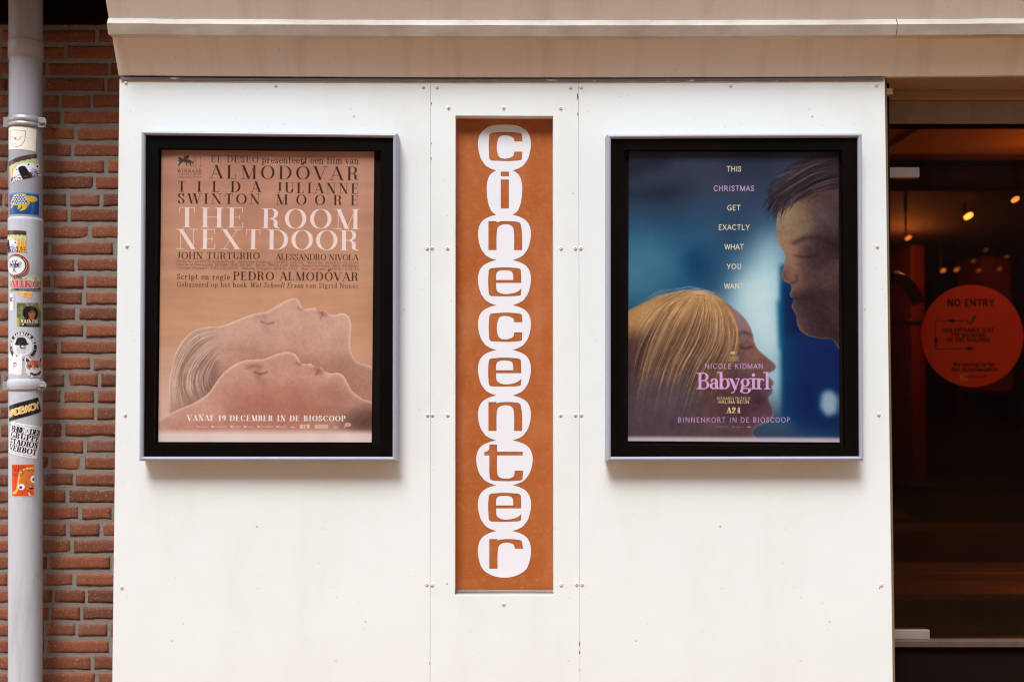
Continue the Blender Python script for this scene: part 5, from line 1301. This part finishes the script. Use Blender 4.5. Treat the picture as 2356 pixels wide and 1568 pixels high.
gd_ = thing("glass_door", (P(2200, 1475, YG).x, YG, zat(1475, YG)), "frameless dark glass door with steel patch fittings", "door")
def pane(name, v0, v1, y):                  # the top and bottom edges sit in the fittings
    m = MB(); x0, x1, z0, z1 = P(2040, 800, YG).x, xd1, zat(v1, YG), zat(v0, YG)
    c = [m.vert(p) for p in ((x0, y, z0), (x1, y, z0), (x1, y + .01, z0), (x0, y + .01, z0), (x0, y, z1), (x1, y, z1), (x1, y + .01, z1), (x0, y + .01, z1))]
    for k in range(4): m.face((c[k], c[(k + 1) % 4], c[(k + 1) % 4 + 4], c[k + 4]))
    m.build(name, M_doorglass, gd_)
pane("door_pane", 374, 1470, YG); pane("transom_pane", 291, 371, YG + .0005)
for v0, v1, u1 in ((385, 408, 2115), (1448, 1470, 2139)):
    m = MB(); m.box(P(2046, v0, YG - .012).x, P(u1, v0, YG - .012).x, YG - .013, YG - .0006, zat(v1, YG - .012), zat(v0, YG - .012))
    m.box(P(2046, v0, YG - .012).x, P(u1, v0, YG - .012).x, YG + .0106, YG + .02, zat(v1, YG - .012), zat(v0, YG - .012)); m.build("patch_fitting", M_steel, gd_, bevel=.0015)
m = MB(); m.box(P(2040, 1478, YG - .01).x, xd1, YG - .03, YG + .03, zat(1488, YG - .03), zat(1473.5, YG - .03)); m.build("threshold_rail", simple("worn_bronze_rail", srgb(84, 66, 54), .55, .3, 20, .1), gd_, bevel=.002)
m = MB(); m.box(P(2040, 1478, YG).x, xd1, YG - .012, YG + .25, 0.0, zat(1488.5, YG - .03)); 
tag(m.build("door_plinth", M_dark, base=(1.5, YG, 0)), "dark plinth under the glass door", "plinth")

m = MB(); m.box(P(2040, 800, YG).x, xd1, YG - .001, YG + .012, zat(373.8, YG), zat(371.2, YG)); m.build("transom_seal", M_dark, gd_)
# round notice behind the glass
cv = Canvas(300, 300, (226, 84, 28)); TX = (28, 10, 8)
nx = lambda x, y: ((x - 122) / 1300 * 300, (y - 118) / 1292 * 300)
def nt(s, x0, x1, y, cap, w=.2, sx=1.0, col=TX): p, q = nx(x0, y), nx(x1, y); draw_text(cv, s, p[0], q[0], p[1], cap / 1300 * 300, col, 'sans', w, sx=sx)
nt("NO ENTRY", 462, 1056, 384, 78, .24, 1.1); nt("OUR ENTRANCE IS AT", 395, 1045, 714, 44, .22); nt("THE BACKSIDE", 500, 940, 776, 44, .22); nt("OF THE BUILDING", 452, 995, 838, 44, .22)
nt("We apologize for", 525, 1056, 1145, 48, .2); nt("the inconvenience", 505, 1080, 1210, 48, .2)
cv.line([nx(300, 578), nx(670, 575)], 2.2, TX, .8); cv.line([nx(303, 578), nx(305, 935)], 2.2, TX, .8); cv.line([nx(303, 935), nx(690, 925)], 2.2, TX, .8)
def arrow(x, y, dx, dy):
    f = lambda a, b: nx(x + dx * a - dy * b, y + dy * a + dx * b); cv.lay(cv.poly([f(-45, -14), f(0, -16), f(0, -30), f(45, 0), f(0, 30), f(0, 16), f(-45, 14)]), TX)
arrow(518, 577, 1, 0); arrow(308, 818, 0, -1); arrow(732, 925, -1, 0)
cv.lay(cv.poly([nx(695, 575), nx(722, 568), nx(745, 600), nx(808, 500), nx(832, 515), nx(748, 632)]), (20, 110, 50))
cv.lay(cv.poly([nx(608, 1248), nx(714, 1248), nx(714, 1330), nx(612, 1330)]), (236, 164, 40)); nt("CINECENTER", 642, 950, 1300, 36, .18, 1.0, (120, 40, 20))
yn = 1.1
cN = P(2237, 772, yn); rN = 117.5 * (DCAM + yn) / FPX
m = MB(); n = 56
ring = [m.vert((cN.x + rN * math.cos(2 * math.pi * k / n), yn, cN.z + rN * math.sin(2 * math.pi * k / n))) for k in range(n)]
bk = [m.vert((cN.x + rN * math.cos(2 * math.pi * k / n), yn + .003, cN.z + rN * math.sin(2 * math.pi * k / n))) for k in range(n)]
m.face(ring, [(.5 + .5 * math.cos(2 * math.pi * k / n), .5 + .5 * math.sin(2 * math.pi * k / n)) for k in range(n)]); m.face(bk[::-1])
for k in range(n): m.face((ring[k], bk[k], bk[(k + 1) % n], ring[(k + 1) % n]))
tag(m.build("notice", print_mat("notice_print", cv, .5, .3), base=cN), "round orange NO ENTRY notice with black text and arrows behind the door glass", "notice")
ig = thing("inner_door", (2.6, yn + .02, .7), "inner glass door with a dark bottom rail that carries the round orange notice", "door")
m = MB(); m.box(1.25, 3.9, yn + .006, yn + .014, .72, 2.52); m.build("inner_pane", glass_mat("inner_door_glass", (.8, .7, .62), .3), ig)
m = MB(); m.box(1.25, 3.9, yn + .002, yn + .03, .60, .719); m.build("bottom_rail", M_dark, ig)

# ---- the foyer behind the glass
xa, xb, yb0, yb1 = P(2030, 800, .3).x - .05, 4.6, .30, 4.6
zf, zcl = zat(1466, .3) - .04, 2.53
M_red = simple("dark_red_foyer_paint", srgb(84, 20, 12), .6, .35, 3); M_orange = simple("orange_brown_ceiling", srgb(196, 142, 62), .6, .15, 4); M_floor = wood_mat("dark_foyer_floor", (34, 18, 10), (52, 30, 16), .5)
def st(name, mb, mat): return tag(mb.build(name, mat), kind="structure")
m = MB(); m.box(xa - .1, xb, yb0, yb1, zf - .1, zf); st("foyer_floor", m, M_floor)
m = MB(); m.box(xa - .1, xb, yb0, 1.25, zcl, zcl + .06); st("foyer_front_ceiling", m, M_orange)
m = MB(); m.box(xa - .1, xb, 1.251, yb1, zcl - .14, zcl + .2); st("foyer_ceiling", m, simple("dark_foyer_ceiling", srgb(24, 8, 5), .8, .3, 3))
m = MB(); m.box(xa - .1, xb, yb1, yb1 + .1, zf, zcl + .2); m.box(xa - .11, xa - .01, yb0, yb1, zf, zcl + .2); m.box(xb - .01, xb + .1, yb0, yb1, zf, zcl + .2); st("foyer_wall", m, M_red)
m = MB(); m.box(P(2160, 300, .42).x, xb - .3, .42, .9, zcl - .022, zcl - .001); tag(m.build("ceiling_panel", M_orange, base=(2, .6, zcl)), "orange brown raised panel on the foyer ceiling behind the transom", "ceiling panel")
def pil(u0, u1, y, dep, label, mat, v0=-200, v1=1600, nm="pillar"):
    m = MB(); a, b_ = P(u0, 800, y).x, P(u1, 800, y).x
    m.box(a, b_, y, y + dep, max(zf + .001, P(u0, v1, y).z), min(zcl - .142, P(u0, v0, y).z)); tag(m.build(nm, mat, base=(a, y, zf), bevel=.01), label, nm.replace('_', ' '))
pil(2098, 2130, 3.2, .4, "red foyer pillar left of the round notice", simple("red_pillar", srgb(120, 36, 16), .5, .3, 4), 500)
pil(2262, 2330, 3.9, .4, "broad rust coloured column behind the top of the notice", simple("rust_column", srgb(176, 66, 30), .55, .5, 5), 560, 900)
pil(2055, 2108, 1.9, .3, "black cabinet standing at the left side of the foyer", simple("black_cabinet", (.004, .003, .003), .5), 1190, 1450, "cabinet")
pil(2108, 2420, 2.3, .5, "low dark counter across the foyer below the notice", simple("dark_counter", (.010, .005, .003), .55, .3, 6), 1120, 1400, "counter")
M_step = wood_mat("brown_step", (64, 38, 22), (92, 58, 34), .6); M_rise = simple("black_riser", (.004, .002, .0015), .8)
for k, (v0, v1, y) in enumerate(((1218, 1300, 1.7), (1316, 1338, .86), (1362, 1382, .62))):
    m = MB(); z1_, z0_ = P(2200, v0, y).z, P(2200, v1, y).z
    m.box(xa, xb - .05, y, y + .22, z0_, z1_); tag(m.build("step", M_step, base=(2, y, z0_), bevel=.006), ("deep brown step at the back of the foyer stairs", "middle brown step with a pale lit nosing", "lowest brown step of the foyer stairs, dimly lit")[k], "step", "foyer steps")
# tube added for an arc reflected in the glass, and a straight bar
M_tube = simple("pale_tube", srgb(120, 104, 84), .6, .15, 10, .1)
m = MB(); cx_, cz_ = P(2040, 760, 1.4), 0
pts = [P(2050 + 72 * math.sin(t), 748 - 110 * math.cos(t), 2.4) for t in np.linspace(0, 1.1, 14)]
m.tube(pts, .036, 12); tag(m.build("reflected_arc", M_tube, base=pts[0]), "curved pale tube standing in for an arc reflected in the door glass", "rail")
m = MB(); pts = [P(2046, 742, 1.5), P(2140, 742, 1.5)]; m.tube(pts, .013, 12); tag(m.build("hand_bar", M_tube, base=pts[0]), "straight brass bar meeting the left rim of the round notice", "rail")
# spot lamps
lamps = [(2228, 497, 1.55, 14, 1.0), (2336, 459, 1.2, 12, .45), (2090, 547, 1.9, 10, .22), (2170, 622, 2.8, 8, .16), (2201, 620, 2.9, 8, .10), (2194, 544, 3.2, 7, .04), (2164, 543, 3.3, 7, .035)] + [(2240, 600, 3.4, 6, .035), (2252, 622, 3.4, 7, .045), (2300, 618, 3.4, 7, .04), (2316, 590, 3.4, 6, .03), (2268, 575, 3.4, 6, .03)]
names = ["brightest foyer spot lamp, high above the notice", "foyer spot lamp near the right edge of the picture", "small foyer spot lamp close to the white board", "dim orange lamp glowing left above the notice", "dim orange lamp beside it, straight above NO ENTRY", "faint reddish lamp just above the dim orange pair", "faint reddish lamp deep in the foyer, left of the other faint one"] + ["faint ember-like lamp in the loose cluster above the notice's right half"] * 5
M_house = simple("black_lamp_housing", (.01, .008, .007), .5)
for (u, v, y, rp, k), nm in zip(lamps, names):
    c = P(u, v, y); r_ = rp * (DCAM + y) / FPX * .62
    lt = thing("spot_lamp", c, nm, "lamp", "lit foyer lamps")
    m = MB(); ax1 = Vector((.8, -.35, .55)).normalized()
    m.tube([c - ax1 * r_ * 1.2, c - ax1 * r_ * .9, c, c + ax1 * r_ * .9, c + ax1 * r_ * 1.2], [r_ * .25, r_ * .55, r_ * .75, r_ * .55, r_ * .25], 14)
    m.build("bulb", emit_mat("lamp_glow", (1.0, .44, .12), 6 * k), lt)
    m = MB(); m.tube([c + Vector((0, .02 + r_, r_ * .2)), c + Vector((0, .02 + r_, .02 + r_)), Vector((c.x, c.y + .02 + r_, zcl - .143))], [r_ * .7, r_ * .3, .006], 10); m.build("housing", M_house, lt)
for x, y, z, w in ((2.05, .66, 1.0, 1.0), (2.3, 2.6, 2.2, 8.0), (2.2, .72, 2.25, 1.2)):  # unseen fill lights added to brighten the notice, foyer and front ceiling
    ld = bpy.data.lights.new("foyer_fill_light", 'POINT'); ld.energy = w; ld.color = (1, .47, .15); ld.shadow_soft_size = 0
    lo2 = bpy.data.objects.new("foyer_fill_light", ld); COL.objects.link(lo2); lo2.location = (x, y, z)

# ---- across the street: the house whose roof edge cuts the sky and which the glass reflects
hs = thing("brick_house", (0, -9.2, 0), "long brick house across the narrow street behind the camera", "house")
m = MB(); m.box(-16, 16, -14, -9.2, 0, 10.6); 
th = NT("far_brick"); b2 = th.n.new("ShaderNodeTexBrick"); b2.inputs["Scale"].default_value = 7
th.link(th.coord(), b2.inputs["Vector"]); b2.inputs["Color1"].default_value = (*srgb(112, 64, 40), 1); b2.inputs["Color2"].default_value = (*srgb(96, 54, 36), 1); b2.inputs["Mortar"].default_value = (*srgb(104, 92, 84), 1)
m.build("wall", th.set(b2.outputs["Color"], .9), hs)
M_win = simple("dark_window_pane", (.02, .022, .025), .08, .2, 2, 0, .5); M_trim = simple("dark_window_frame", srgb(70, 58, 50), .5, .05)
for i in range(-5, 6):
    for j, (z0, z1) in enumerate(((.9, 2.6), (3.9, 5.7), (6.7, 8.3))):
        x = i * 2.6 + .7
        m = MB(); m.box(x - .62, x + .62, -9.2 + .002, -9.2 + .06, z0 - .08, z1 + .08); w_ = m.build("window", M_trim, hs)
        m = MB(); m.box(x - .54, x + .54, -9.2 + .061, -9.2 + .066, z0, z1); m.build("pane", M_win, w_)
m = MB(); m.box(-16, 16, -9.2 + .001, -9.2 + .25, 10.61, 10.8); m.build("eaves", M_trim, hs)
